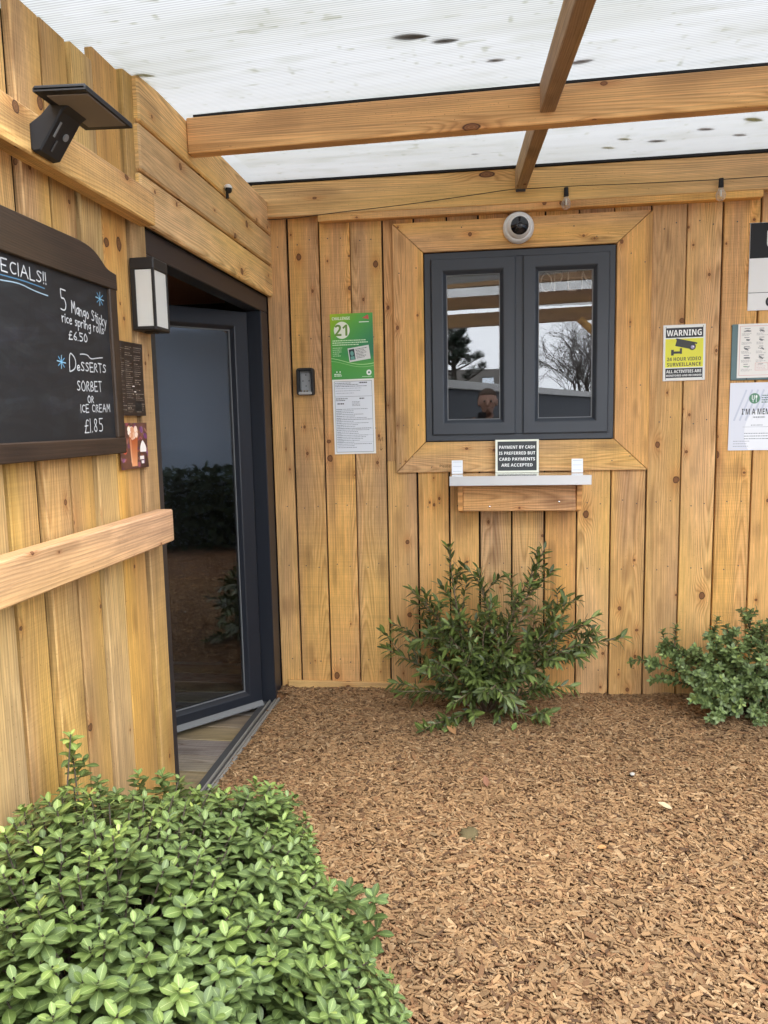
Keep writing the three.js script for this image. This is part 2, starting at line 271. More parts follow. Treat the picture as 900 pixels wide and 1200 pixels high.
  for (const [x, y] of [[0.60, 1.12], [0.66, 1.15], [0.62, 1.3], [0.69, 1.3], [0.61, 2.0], [0.69, 2.02], [1.65, 2.04], [1.71, 2.0], [1.64, 1.45], [1.70, 1.46], [1.65, 1.72], [1.66, 1.14], [1.58, 1.12], [0.75, 1.1], [0.9, 2.19], [1.4, 2.17], [1.5, 2.12]]) spots.push([x, y, 0.0215]);
  const im = new THREE.InstancedMesh(new THREE.CylinderGeometry(0.0028, 0.0028, 0.003, 8).rotateX(Math.PI / 2), M.nail, spots.length), mt = new THREE.Matrix4(); spots.forEach((s, i) => im.setMatrixAt(i, mt.makeTranslation(s[0], s[1], s[2]))); im.name = 'nail_heads'; im.userData.kind = 'stuff'; bw.add(im);
}
{ // room behind the window
  const T = 0.06;
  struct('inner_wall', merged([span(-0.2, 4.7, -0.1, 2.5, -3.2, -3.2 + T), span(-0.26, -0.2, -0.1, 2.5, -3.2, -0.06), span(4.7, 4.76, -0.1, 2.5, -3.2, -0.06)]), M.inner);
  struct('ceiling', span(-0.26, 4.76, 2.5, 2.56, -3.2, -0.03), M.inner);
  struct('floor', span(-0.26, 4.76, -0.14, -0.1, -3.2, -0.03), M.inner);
}

// ---------------------------------------------------------------- left wall with door
const lw = thing('wooden_wall', 'left wall of upright yellow timber boards with rails and the open glazed door', 'wall');
{
  const put = (z0, z1, y0, y1, x, mat, name = 'plank', t = 0.022) => { const m = part(lw, name, board(z1 - z0, y1 - y0, t, 0.0025), mat); m.rotation.y = Math.PI / 2; m.position.set(x, y0, (z0 + z1) / 2); return m; };
  const Z = [1.352, 1.462, 1.615, 1.734, 1.860, 1.986, 2.110]; while (Z[Z.length - 1] < 3.3) Z.push(Z[Z.length - 1] + rr(0.12, 0.128));
  const tops = [2.336, 2.315, 2.272, 2.27, 2.263, 2.262];
  Z.slice(0, -1).forEach((z0, i) => { const z1 = Z[i + 1], m = put(z0 + 0.002, z1 - rr(0.012, 0.018), -0.08, tops[i] ?? 2.26 + rr(-0.006, 0.004), -0.016 - i * 0.0012 - (i % 2 ? 0.006 : 0), YEL[(i * 5 + 1) % 6]); m.rotation.x = rr(-0.0015, 0.0015); });
  part(lw, 'backing_board', merged([span(-0.08, -0.05, -0.1, 2.235, 1.36, 3.35), span(-0.08, -0.03, 1.925, 2.33, -0.03, 1.36)]), M.membrane);
  [[1.921, 2.060], [2.068, 2.201], [2.208, 2.348]].forEach(([y0, y1], i) => { const m = part(lw, 'lintel_board', board(y1 - y0, 1.42, 0.025, 0.006), LINT[i]); m.rotation.set(0, Math.PI / 2, -Math.PI / 2, 'YXZ'); m.position.set(0.0 + i * 0.001, (y0 + y1) / 2, 1.40 - i * 0.006); });
  timber(lw, 'rail', V(0.05, 1.932, 3.3), V(0.05, 1.945, 1.425), 0.094, 0.05, V(1, 0, 0), RAILG, 0.004);
  timber(lw, 'rail', V(0.05, 1.008, 3.3), V(0.05, 1.019, 1.414), 0.098, 0.05, V(1, 0, 0), RAIL, 0.004);
  // door frame, threshold, leaf
  const fr = part(lw, 'door_frame', merged([span(-0.10, -0.03, 1.845, 1.921, 0.0, 1.40), span(-0.10, -0.03, -0.08, 1.845, 0.0, 0.112), span(-0.10, -0.03, -0.08, 1.845, 1.29, 1.36), span(-0.135, -0.10, 1.865, 1.92, 0, 1.4)]), M.antraDoor);
  part(fr, 'hinge', merged([0.25, 0.95, 1.6].map((y) => new THREE.CylinderGeometry(0.009, 0.009, 0.1, 10).translate(-0.10, y, 0.128))), M.black);
  const th = part(fr, 'threshold', span(-0.10, -0.026, -0.10, -0.045, 0.11, 1.30), M.darkgrey);
  part(lw, 'threshold_track', merged([span(-0.034, -0.026, -0.05, -0.028, 0.115, 1.29, 0.001), span(-0.062, -0.056, -0.05, -0.034, 0.115, 1.29, 0.001), span(-0.018, -0.006, -0.06, -0.022, 0.115, 1.36, 0.001)]), std(0.42, 0.40, 0.37, 0.4, { metalness: 0.4 }));
  const W = 1.10, H = 1.885, leaf = part(lw, 'door', sweepFrame(W, H, [[0, -0.06], [0, -0.002], [0.002, 0], [0.066, 0], [0.07, -0.002], [0.083, -0.016], [0.086, -0.03], [0.086, -0.045], [0.07, -0.06], [0, -0.06]]).translate(-W, 0, 0), M.antraDoor);
  leaf.rotation.y = 0.863; leaf.position.set(-0.088, -0.050, 0.142);
  part(leaf, 'door_pane', merged([new THREE.PlaneGeometry(W - 0.17, H - 0.17).translate(-W / 2, H / 2, -0.026), new THREE.PlaneGeometry(W - 0.17, H - 0.17).translate(-W / 2, H / 2, -0.032)]), M.doorGlass);
  part(leaf, 'gasket', sweepFrame(W - 0.168, H - 0.168, [[0, -0.018], [0.004, -0.0175], [0.004, -0.025]]).translate(-W + 0.084, 0.084, 0), M.midgrey);
  const wb = extrude([[0, 0.004], [0.022, 0.004], [0.022, 0.009], [0.005, 0.024], [0, 0.026]], W - 0.006, 0.001).rotateY(-Math.PI / 2); part(leaf, 'weather_bar', wb.translate(-0.003, 0, 0), M.midgrey);
  part(leaf, 'door_handle', merged([new RoundedBoxGeometry(0.03, 0.24, 0.012, 2, 0.005).translate(-W + 0.045, 1.0, 0.006), new RoundedBoxGeometry(0.12, 0.02, 0.018, 2, 0.006).translate(-W + 0.09, 1.05, 0.05), new THREE.CylinderGeometry(0.009, 0.009, 0.05, 10).rotateX(Math.PI / 2).translate(-W + 0.045, 1.05, 0.028)]), M.steel);
}
{ // inside the door
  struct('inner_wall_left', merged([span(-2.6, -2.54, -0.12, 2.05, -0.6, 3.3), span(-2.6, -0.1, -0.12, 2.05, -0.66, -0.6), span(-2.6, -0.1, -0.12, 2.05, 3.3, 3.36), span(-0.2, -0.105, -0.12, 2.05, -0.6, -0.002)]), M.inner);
  struct('ceiling_left', span(-2.6, -0.10, 2.0, 2.05, -0.66, 3.36), M.innerCeil);
  struct('roof_left', span(-2.7, -0.05, 2.16, 2.2, -0.7, 3.4), M.black);
  const deck = woodMat(0.48, 0.66, 1.15, 0.7, 0, 0.001);
  const fl = struct('floor_left', span(-2.6, -0.10, -0.16, -0.13, -0.6, 3.3), M.inner);
  for (let z = -0.45; z < 2.9; z += 0.147) { const m = part(fl, 'floor_board', board(0.141, 2.4, 0.025, 0.003), deck); m.rotation.set(-Math.PI / 2, 0, Math.PI / 2, 'YXZ'); m.position.set(-0.102, -0.078, z); m.rotation.order = 'XYZ'; m.rotation.set(-Math.PI / 2, 0, 0); m.rotateZ(Math.PI / 2); }
}

// ---------------------------------------------------------------- canopy
const roofY = (x, z) => 2.434 - z * Math.max(0.02, 0.077 - 0.026 * Math.min(x, 2.3));
const cp = thing('canopy_roof', 'lean-to canopy of ribbed clear plastic sheet on brown softwood beams', 'canopy');
{
  const N = 1024, d = new Uint8Array(N * N * 4), b = new Uint8Array(N * N * 4);
  for (let j = 0; j < N; j++) for (let i = 0; i < N; i++) {
    const x = i / N * 2.2, z = j / N * 2.2, k = (j * N + i) * 4, rib = Math.abs(((z / 0.0110) % 1) - 0.5) * 2, wall = Math.max(0, (rib - 0.45) / 0.55);
    const dirt = Math.max(0, noise(x * 2.2, z * 5) - 0.5) * 0.12 + Math.max(0, noise(x * 9, z * 22) - 0.62) * 0.14 + Math.max(0, noise(x * 30, z * 42) - 0.86) * 1.0 + 0.035 * (noise(x * 3, z * 160) - 0.5), l = 1 - dirt - 0.30 * wall;
    d[k] = 255 * Math.min(1, l); d[k + 1] = 255 * Math.min(1, l); d[k + 2] = 255 * Math.min(1, l * (1 - dirt * 0.4)); d[k + 3] = 255;
  }
  const t = new THREE.DataTexture(d, N, N); t.wrapS = t.wrapT = THREE.RepeatWrapping; t.magFilter = THREE.LinearFilter; t.colorSpace = THREE.SRGBColorSpace; t.needsUpdate = true; t.repeat.set(1 / 2.2, 1 / 2.2);
  const m = std(0.172, 0.172, 0.169, 0.97, { transmission: 1, thickness: 0, map: t, ior: 1.3 });
  const g = new THREE.PlaneGeometry(5.05, 2.14, 44, 14).rotateX(-Math.PI / 2).translate(2.1, 0, 1.07), p = g.attributes.position, uv = g.attributes.uv;
  for (let i = 0; i < p.count; i++) { p.setY(i, roofY(p.getX(i), p.getZ(i)) + 0.004 + 0.002 * (noise(p.getX(i) * 3, p.getZ(i) * 3) - 0.5)); uv.setXY(i, p.getX(i), p.getZ(i)); }
  g.computeVertexNormals(); part(cp, 'plastic_sheet', g, m);
  const bx = (a, b_, y0, z) => V(a, roofY(a, z) - 0.006, z);
  for (const z of [1.0]) {
    const a = V(0.004, roofY(0, z) - 0.007 - 0.0575, z), e = V(4.6, roofY(4.6, z) - 0.007 - 0.0575, z); timber(cp, 'purlin', a, e, 0.115, 0.05, V(0, 0, 1), z === 2.24 ? BEAM2 : BEAM, 0.003).position.z += 0.025;
    const s = part(cp, 'sealing_strip', cbox(4.55, 0.009, 0.034, 0.001), M.black); s.position.set(2.3, (roofY(0.03, z) + roofY(4.57, z)) / 2 + 0.0005, z); s.rotation.z = Math.atan2(roofY(4.57, z) - roofY(0.03, z), 4.54);
  }
  for (const [x0, x1] of [[1.163, 1.228], [2.62, 2.65], [3.9, 3.92]]) { const k = (x1 - x0) / 1.8, e = x0 + k * 2.1; timber(cp, 'rafter', V(x0, roofY(x0, 0) - 0.058, 0.03), V(e, roofY(e, 2.1) - 0.058, 2.1), 0.048, 0.094, V(0, -1, 0), GREYWOOD, 0.003).position.y -= 0.047; }
  const top = timber(cp, 'wall_plate', V(-0.07, 2.349, 0.046), V(4.6, 2.349, 0.046), 0.150, 0.045, V(0, 0, 1), BEAM2); timber(cp, 'wall_plate', V(0.24, 2.258, 0.049), V(2.19, 2.258, 0.049), 0.030, 0.047, V(0, 0, 1), TRIM[1]);
  part(cp, 'flashing', span(-0.1, 4.6, 2.4255, 2.4385, 0.004, 0.052, 0.001), M.black);
  part(cp, 'joist_shoe', merged([span(1.142, 1.184, 2.316, 2.332, 0.0695, 0.0755, 0.001)]), M.darkgrey);
  timber(cp, 'post', V(4.5, -0.1, 2.05), V(4.5, roofY(4.5, 2.05) - 0.11, 2.05), 0.095, 0.095, V(0, 0, 1), BEAM);
}
{ // dead leaves lying on the plastic
  const mats = { brown: std(0.26, 0.14, 0.06, 0.9, { transmission: 0.6, thickness: 0 }), dark: std(0.13, 0.105, 0.085, 0.9, { transmission: 0.45, thickness: 0 }), green: std(0.50, 0.46, 0.07, 0.9, { transmission: 0.7, thickness: 0 }) };
  const labels = ["largest dark leaf shadow on the canopy, high up left of the rafter", "dark thin leaf on the canopy just right of the largest one", "ochre brown leaf on the canopy beside the rafter, left side", "brown leaf on the canopy just right of the rafter above the long beam", "grey leaf on the canopy right of the rafter below the long beam", "dark leaf below the long beam between rafter and the green leaves", "leftmost yellow green leaf in the cluster at the canopy right", "second yellow green leaf of the cluster at the canopy right", "long yellow green leaf between two others at the canopy right", "lowest right yellow green leaf of the canopy cluster", "brown leaf just under the long beam at the right picture edge", "brown leaf below the green cluster on the canopy", "small brown leaf nearest the wall at the far right of the canopy", "dark leaf close to the wall beam below the rafter's right side", "olive leaf near the wall beam, upper one of a pair", "olive leaf near the wall beam, lower left one of a pair", "tiny brown leaf on the canopy strip left of the rafter", "green leaf resting over the top edge of the left boards"]; let li = 0;
  const shape = new THREE.Shape(); shape.moveTo(-0.5, 0); shape.quadraticCurveTo(-0.1, 0.36, 0.5, 0); shape.quadraticCurveTo(-0.1, -0.36, -0.5, 0);
  const g = new THREE.ExtrudeGeometry(shape, { depth: 0.02, bevelEnabled: false, curveSegments: 6 }).rotateX(-Math.PI / 2);
  for (const [x, z, s, a, k] of [[0.801, 1.411, 0.10, 0.2, 'dark'], [0.893, 1.359, 0.075, 0.1, 'dark'], [1.034, 1.188, 0.055, 0.1, 'brown'], [1.291, 1.111, 0.075, -0.1, 'brown'], [1.31, 0.566, 0.07, 0.5, 'dark'], [1.501, 0.571, 0.075, 0.4, 'dark'], [1.775, 0.56, 0.07, 0.3, 'green'], [1.847, 0.578, 0.075, 0.4, 'green'], [1.937, 0.546, 0.08, 0.4, 'green'], [2.016, 0.427, 0.09, 0.5, 'green'], [1.921, 0.683, 0.06, 0.1, 'brown'], [1.861, 0.36, 0.07, 0.3, 'brown'], [2.021, 0.257, 0.06, 0.3, 'brown'], [1.7, 0.26, 0.075, 0.2, 'dark'], [1.562, 0.315, 0.06, 0.4, 'green'], [1.515, 0.216, 0.06, 0.4, 'green'], [0.966, 0.259, 0.03, 0, 'brown'], [0.02, 1.38, 0.06, 0.5, 'green']]) {
    const m = new THREE.Mesh(g, mats[k]); m.name = numbered('fallen_leaf'); m.scale.set(s * 1.1, 0.05, s * 1.1); m.rotation.y = a; m.position.set(x, roofY(x, z) + 0.009, z); m.castShadow = true; scene.add(m); info(m, labels[li++], 'leaf', 'fallen leaves on the canopy');
  }
}

// ---------------------------------------------------------------- stroke lettering
const GL = { A: '0,0 4,10 8,0|1.5,4 6.5,4', B: '0,0 0,10 5,9 5,6 0,5 6,4 6,1 0,0', C: '7,8.5 4,10 1,7 1,3 4,0 7,1.5', D: '0,0 0,10 5,8.5 7,5 5,1 0,0', E: '6,10 0,10 0,0 6,0|0,5 5,5', I: '0,0 0,10', L: '0,10 0,0 5,0', M: '0,0 1,10 4,4 7,10 8,0', N: '0,0 0,10 7,0 7,10', O: '4,10 1,8 0,5 1,1 4,0 7,1 8,5 7,8 4,10', P: '0,0 0,10 5,9.5 5.5,7 4.5,5 0,5', R: '0,0 0,10 5,9 5,6 1,5 6,0', S: '6,8.5 3,10 .5,8 3,5.5 6,3 3,0 0,1.5', T: '0,10 7,10|3.5,10 3.5,0', '!': '0,10 0,3|0,.7 0,0', 5: '6,10 1,10|1,10 .5,5.5 4,6.5 6,3.5 4,0 0,.8', 6: '5,9.5 1,6 0,3 2,0 5,1 5,4 1,4.5', 0: '3,10 0,7 0,3 3,0 6,3 6,7 3,10', 1: '0,10 0,0', 8: '3,5 .5,8 3,10 5.5,8 3,5 0,2.5 3,0 6,2.5 3,5', '£': '6,8.5 4,10 2,8 2,3 0,0|0,0 6,0|0,5 5,5', '.': '0,0 .4,.6', a: '5,5.5 2,6 0,3 2,0 5,2|5,6 5,0', n: '0,6 0,0|0,4 3,6 5,4 5,0', g: '5,5.5 2,6 0,3.5 2,1 5,3|5,6 5,-3 2,-4 0,-3', o: '2.5,6 0,4 0,2 2.5,0 5,2 5,4 2.5,6', t: '2,9 2,1 4,0|0,6 4,6', i: '0,6 0,0|0,8 .3,8.5', c: '4,5 2,6 0,4 0,2 2,0 4,1', k: '0,9 0,0|4,6 0,3 4,0', y: '0,6 2.5,1|5,6 2.5,0 0,-4', r: '0,6 0,0|0,4 2,6 4,5.5', e: '0,3 5,3 4,6 2,6 0,4 0,1.5 2,0 5,1', s: '4,5.5 2,6 0,4.5 4,2 2,0 0,.7', p: '0,6 0,-4|0,4 2,6 5,5 5,2 3,0 0,1', l: '0,10 0,1 1,0' };
const SMOOTH = 'BCDOPRSagoecslyprn56080£8';
function strokes(text, h, gap = 0.25) {
  const out = []; let x = 0;
  for (const ch of text) {
    if (ch === ' ') { x += h * 0.5; continue; }
    let w = 0; const ls = GL[ch].split('|').map((l) => l.split(' ').map((p) => p.split(',').map(Number)));
    for (const l of ls) { for (const p of l) w = Math.max(w, p[0]); out.push([l.map(([a, b]) => [x + a * h / 10, b * h / 10]), SMOOTH.includes(ch)]); }
    x += w * h / 10 + gap * h;
  }
  return [out, x];
}
// ---------------------------------------------------------------- chalkboard
{
  const zR = 1.675, zL = 2.71, y0 = 1.291, y1 = 1.680, S = 1900, cw = Math.round((zL - zR) * S), chh = Math.round((y1 - y0) * S);
  const tex = canvasTex(cw, chh, (c, w, h) => {
    c.fillStyle = '#17181b'; c.fillRect(0, 0, w, h);
    for (let i = 0; i < 420; i++) { c.strokeStyle = `rgba(160,168,180,${0.006 + 0.028 * rnd()})`; c.lineWidth = 10 + 50 * rnd(); c.beginPath(); const x = rnd() * w, y = rnd() * h; c.moveTo(x, y); c.quadraticCurveTo(x + 100 * rnd(), y + 60 * (rnd() - 0.5), x + 60 + 260 * rnd(), y + 140 * (rnd() - 0.5)); c.stroke(); }
    const px = (z) => (zL - z) * S, py = (y) => (y1 - y) * S;
    const stroke = (pts, smooth, lw_, col) => {
      for (let rep = 0; rep < 2; rep++) {
        c.strokeStyle = col; c.globalAlpha = rep ? 0.35 : 0.8; c.lineWidth = lw_ * (rep ? 1.3 : 0.8); c.lineCap = c.lineJoin = 'round'; c.beginPath(); c.moveTo(...pts[0]);
        if (smooth && pts.length > 2) { for (let i = 1; i < pts.length - 1; i++) { const a = pts[i], b = pts[i + 1], e = i === pts.length - 2 ? b : [(a[0] + b[0]) / 2, (a[1] + b[1]) / 2]; c.quadraticCurveTo(a[0], a[1], e[0], e[1]); } } else for (const p of pts) c.lineTo(...p);
        c.stroke();
      } c.globalAlpha = 1;
    };
    const write = (t, z, y, h_, zEnd, yEnd, lw_ = 6, col = '#dfe2e4') => {
      const [ls, len] = strokes(t, h_), sx = (z - zEnd) / len, sl = (yEnd - y) / len;
      for (const [l, sm] of ls) stroke(l.map(([a, b]) => [px(z - a * sx) + rr(-1.2, 1.2), py(y + b + a * sl) + rr(-1.2, 1.2)]), sm, lw_, col);
    };
    write('SPECIALS!!', 2.172, 1.643, 0.026, 1.951, 1.643, 6);
    const line = (pts, col, w_) => stroke(pts.map(([z, y]) => [px(z), py(y)]), true, w_, col);
    line([[2.27, 1.634], [2.125, 1.634], [2.04, 1.637], [1.966, 1.633]], '#4f86ad', 5); line([[2.27, 1.616], [2.126, 1.623], [2.062, 1.629], [2.001, 1.620], [1.954, 1.619]], '#a9c6d8', 5);
    write('5', 1.903, 1.593, 0.05, 1.868, 1.593, 6); write('Mango Sticky', 1.856, 1.596, 0.028, 1.683, 1.580, 6); write('rice spring rolls', 1.901, 1.568, 0.023, 1.700, 1.560, 5.5); write('£6.50', 1.876, 1.531, 0.02, 1.785, 1.530, 5.5);
    line([[1.83, 1.499], [1.797, 1.503], [1.782, 1.490], [1.75, 1.496], [1.72, 1.499]], '#d7dbde', 5);
    write('D', 1.882, 1.454, 0.046, 1.840, 1.454, 6); write('eSSERTS', 1.848, 1.458, 0.022, 1.70, 1.461, 6); write('SORBET', 1.854, 1.409, 0.025, 1.728, 1.412, 5.5); write('OR', 1.808, 1.382, 0.017, 1.775, 1.382, 5); write('ICE CREAM', 1.844, 1.357, 0.019, 1.692, 1.361, 5); write('£1.85', 1.831, 1.307, 0.034, 1.733, 1.309, 5.5);
    for (const [z, y, r] of [[1.714, 1.649, 0.017], [1.917, 1.474, 0.015]]) for (let k = 0; k < 4; k++) { const a = k * Math.PI / 4 + 0.1; line([[z - r * Math.cos(a) * 1.2, y - r * Math.sin(a)], [z + r * Math.cos(a) * 1.2, y + r * Math.sin(a)]], k % 2 ? '#5fa8d6' : '#9fd0ea', 5); }
  });
  const cb = thing('chalkboard', 'wide black chalkboard menu in dark brown wooden frame on the left wall', 'chalkboard', [0.0, 0, 0]);
  const face = part(cb, 'slate', new THREE.BoxGeometry(zL - zR + 0.02, y1 - y0 + 0.02, 0.006), [M.black, M.black, M.black, M.black, new THREE.MeshStandardMaterial({ map: tex, roughness: 0.6 }), M.black]);
  { const uv = face.geometry.attributes.uv; for (let i = 0; i < uv.count; i++) uv.setXY(i, (uv.getX(i) - 0.5) * (zL - zR + 0.02) / (zL - zR) + 0.5, (uv.getY(i) - 0.5) * (y1 - y0 + 0.02) / (y1 - y0) + 0.5); }
  face.rotation.y = Math.PI / 2; face.position.set(0.009, (y0 + y1) / 2, (zL + zR) / 2);
  const fm = woodMat(0.058, 0.056, 0.088, 0.6, 0, 0.0009), fm2 = woodMat(0.066, 0.062, 0.094, 0.6, 1, 0.0009);
  timber(cb, 'frame_rail', V(0.022, 1.270, zL + 0.04), V(0.022, 1.270, zR - 0.042), 0.043, 0.036, V(1, 0, 0), fm2);
  for (const z of [zR - 0.02, zL + 0.02]) timber(cb, 'frame_stile', V(0.021, 1.291, z), V(0.021, 1.6825, z), 0.040, 0.034, V(1, 0, 0), fm);
  // shaped top rail: local x = zL' - z
  const X0 = 0, X1 = zL - zR + 0.084, pts = [[X0, 1.682], [X0, 1.725]]; const sh = new THREE.Shape(); sh.moveTo(0, 1.682); sh.lineTo(0, 1.724); sh.lineTo(0.03, 1.727); sh.bezierCurveTo(0.085, 1.734, 0.075, 1.772, 0.19, 1.773); sh.lineTo(X1 - 0.19, 1.773); sh.bezierCurveTo(X1 - 0.075, 1.772, X1 - 0.085, 1.734, X1 - 0.03, 1.727); sh.lineTo(X1, 1.724); sh.lineTo(X1, 1.682);
  const tg = new THREE.ExtrudeGeometry(sh, { depth: 0.032, bevelEnabled: true, bevelSize: 0.002, bevelThickness: 0.002, bevelOffset: -0.002, bevelSegments: 1, curveSegments: 16 }), p = tg.attributes.position, uv = tg.attributes.uv;
  for (let i = 0; i < p.count; i++) uv.setXY(i, (0.42 + (p.getY(i) - 1.682)) / 2, p.getX(i) / 2.4);
  const tr = part(cb, 'frame_top', tg, fm); tr.rotation.y = Math.PI / 2; tr.position.set(-0.012, 0, zL + 0.042);
}

// ---------------------------------------------------------------- small fittings on the left wall
{
  const L = thing('wall_lantern', 'black box wall lantern with frosted white panes beside the door', 'lamp', [-0.018, 1.598, 1.420]);
  const f = 0.008, w = 0.100, dp = 0.072, h = 0.205;   // x outwards, z along the wall
  part(L, 'back_plate', span(0, 0.006, 0.0, h, -w / 2, w / 2), M.lamp);
  part(L, 'cap', span(0.0, dp + 0.001, h - 0.034, h, -w / 2 - 0.001, w / 2 + 0.001), M.lamp);
  part(L, 'base', merged([span(0, dp, 0, 0.012, -w / 2, w / 2), span(0.02, 0.05, -0.004, 0.001, -0.02, 0.02)]), M.lamp);
  for (const z of [-w / 2 + f / 2, w / 2 - f / 2]) for (const x of [0.011, dp - f / 2]) part(L, 'corner_post', span(x - f / 2 - (x < 0.03 ? 0.004 : 0), x + f / 2, 0.011, h - 0.033, z - f / 2, z + f / 2, 0.001), M.lamp);
  for (const z of [-w / 2 + 0.004, w / 2 - 0.004]) part(L, 'pane', span(0.012, dp - f, 0.011, h - 0.033, z - 0.0015, z + 0.0015, 0.0003), M.frost);
  part(L, 'pane', span(dp - 0.006, dp - 0.003, 0.011, h - 0.033, -w / 2 + f, w / 2 - f, 0.0003), M.frost);

  const S = thing('solar_light', 'black solar security light with tilted panel fixed to the upper rail', 'solar light', [0, 0, 0]);
  const panel = part(S, 'solar_panel', cbox(0.112, 0.012, 0.205, 0.003), M.solar); panel.position.set(0.158, 1.992, 2.006); panel.rotation.z = -0.03;
  const led = part(panel, 'led_panel', cbox(0.088, 0.003, 0.165, 0.001), M.led); led.position.set(0.006, -0.0065, 0.0); part(panel, 'rim', sweepFrame(0.112, 0.205, [[0, 0], [0, -0.006], [0.010, -0.006], [0.012, 0]]).rotateX(Math.PI / 2).translate(-0.056, -0.006, -0.1025), M.solar);
  const br = extrude([[0, 1.905], [0.006, 1.898], [0.022, 1.900], [0.075, 1.975], [0.098, 1.990], [0.05, 1.993], [0.028, 1.972], [0.0, 1.955]], 0.078, 0.003); const bk = part(S, 'bracket', br, M.solar); bk.position.set(0.05, 0, 1.966);
  const dirv = V(0.053, 0.075, 0).normalize(), nv = V(0.075, -0.053, 0).normalize();
  const onFace = (g, t, z, name, mat) => { const q = part(S, name, g, mat), c = V(0.072, 1.900, 0).addScaledVector(dirv, t).addScaledVector(nv, 0.0012); q.applyMatrix4(new THREE.Matrix4().makeBasis(dirv, V(0, 0, -1), nv.clone())); q.position.set(c.x, c.y, z); };
  onFace(cbox(0.034, 0.006, 0.002, 0.0005), 0.055, 2.028, 'slot', M.midgrey); onFace(cbox(0.026, 0.005, 0.002, 0.0005), 0.022, 2.012, 'slot', M.darkgrey); onFace(new THREE.CylinderGeometry(0.008, 0.008, 0.003, 20).rotateX(Math.PI / 2), 0.05, 1.992, 'motion_sensor', M.midgrey);

  const K = thing('sensor', 'small dark sensor under a white cap on the lintel boards', 'sensor', [0.002, 2.222, 0.655]);
  part(K, 'cap', new THREE.SphereGeometry(0.017, 16, 8, 0, Math.PI * 2, 0, Math.PI / 2).scale(1, 1.0, 1).translate(0.016, 0.005, 0), M.white); part(K, 'body', merged([new THREE.SphereGeometry(0.013, 14, 10).translate(0.018, 0.0, 0), new THREE.CylinderGeometry(0.005, 0.007, 0.03, 8).translate(0.012, -0.016, 0.0)]), M.black);

  const menuTex = canvasTex(512, 800, (c, w, h) => { c.fillStyle = '#2a1d15'; c.fillRect(0, 0, w, h); c.fillStyle = '#b8aa98'; for (let k = 0; k < 3; k++) for (let y = 50; y < h - 30; y += 22) { if (rnd() < 0.12) continue; let x = 22 + k * 165; const e = x + 70 + rnd() * 75; c.globalAlpha = 0.5 + 0.4 * rnd(); while (x < e) { const l = 6 + rnd() * 16; c.fillRect(x, y, l, 5 + (rnd() < 0.08 ? 5 : 0)); x += l + 5; } } c.globalAlpha = 1; c.fillStyle = '#e3ddd2'; c.fillRect(300, 470, 40, 10); c.fillRect(330, 530, 34, 10); c.fillStyle = '#0f0c0b'; c.fillRect(330, 640, 120, 110); });
  const curl = (w, h, amt) => { const g = new THREE.PlaneGeometry(w, h, 8, 10), p = g.attributes.position; for (let i = 0; i < p.count; i++) { const u = p.getX(i) / w, v = p.getY(i) / h; p.setZ(i, amt * (Math.pow(u + 0.5, 2) * 0.8 + 0.5 * v * v)); } g.computeVertexNormals(); return g; };
  const mn = new THREE.Mesh(curl(0.15, 0.208, 0.012), printed(menuTex, 0.35)); mn.name = numbered('menu_sheet'); mn.rotation.y = Math.PI / 2; mn.position.set(-0.012, 1.455, 1.528); mn.castShadow = mn.receiveShadow = true; scene.add(mn); info(mn, 'dark brown printed menu sheet pinned under the black wall lantern', 'menu');
  const drink = canvasTex(400, 340, (c, w, h) => {
    const g = c.createLinearGradient(0, 0, w, h); g.addColorStop(0, '#4a2f2a'); g.addColorStop(0.5, '#6b4436'); g.addColorStop(1, '#3a2320'); c.fillStyle = g; c.fillRect(0, 0, w, h);
    for (let i = 0; i < 60; i++) { c.fillStyle = `hsla(${[10, 20, 340, 280][i % 4]},${30 + 30 * rnd()}%,${25 + 45 * rnd()}%,0.5)`; c.beginPath(); c.ellipse(rnd() * w, rnd() * h, 8 + 22 * rnd(), 6 + 16 * rnd(), rnd() * 3, 0, 7); c.fill(); }
    const q = c.createLinearGradient(0, 110, 0, 320); q.addColorStop(0, '#a84e22'); q.addColorStop(1, '#e8a474'); c.fillStyle = q; c.beginPath(); c.moveTo(135, 105); c.lineTo(262, 105); c.lineTo(235, 322); c.lineTo(160, 322); c.fill();
    c.fillStyle = 'rgba(255,235,215,0.35)'; c.fillRect(152, 120, 14, 180); for (let i = 0; i < 26; i++) { c.fillStyle = ['#f3d9c4', '#e5b596', '#fff2e2', '#d9986f'][i % 4]; c.beginPath(); c.arc(198 + (rnd() - 0.5) * 120, 70 + (rnd() - 0.5) * 60, 14 + 14 * rnd(), 0, 7); c.fill(); }
    c.fillStyle = '#f1ece6'; c.beginPath(); c.moveTo(330, 130); c.quadraticCurveTo(395, 180, 375, 220); c.lineTo(290, 220); c.quadraticCurveTo(285, 170, 330, 130); c.fill(); c.fillStyle = '#e9e4de'; c.fillRect(280, 250, 60, 26); c.fillRect(300, 285, 36, 22); c.fillStyle = '#c9543a'; c.beginPath(); c.arc(70, 200, 30, 0, 7); c.fill();
  });
  const ph = new THREE.Mesh(curl(0.165, 0.132, 0.006), printed(drink, 0.3)); ph.name = numbered('photo_print'); ph.rotation.y = Math.PI / 2; ph.position.set(-0.013, 1.265, 1.522); ph.castShadow = ph.receiveShadow = true; scene.add(ph); info(ph, 'small colour photo of an iced drink in a tall glass below the dark menu', 'photo');
}

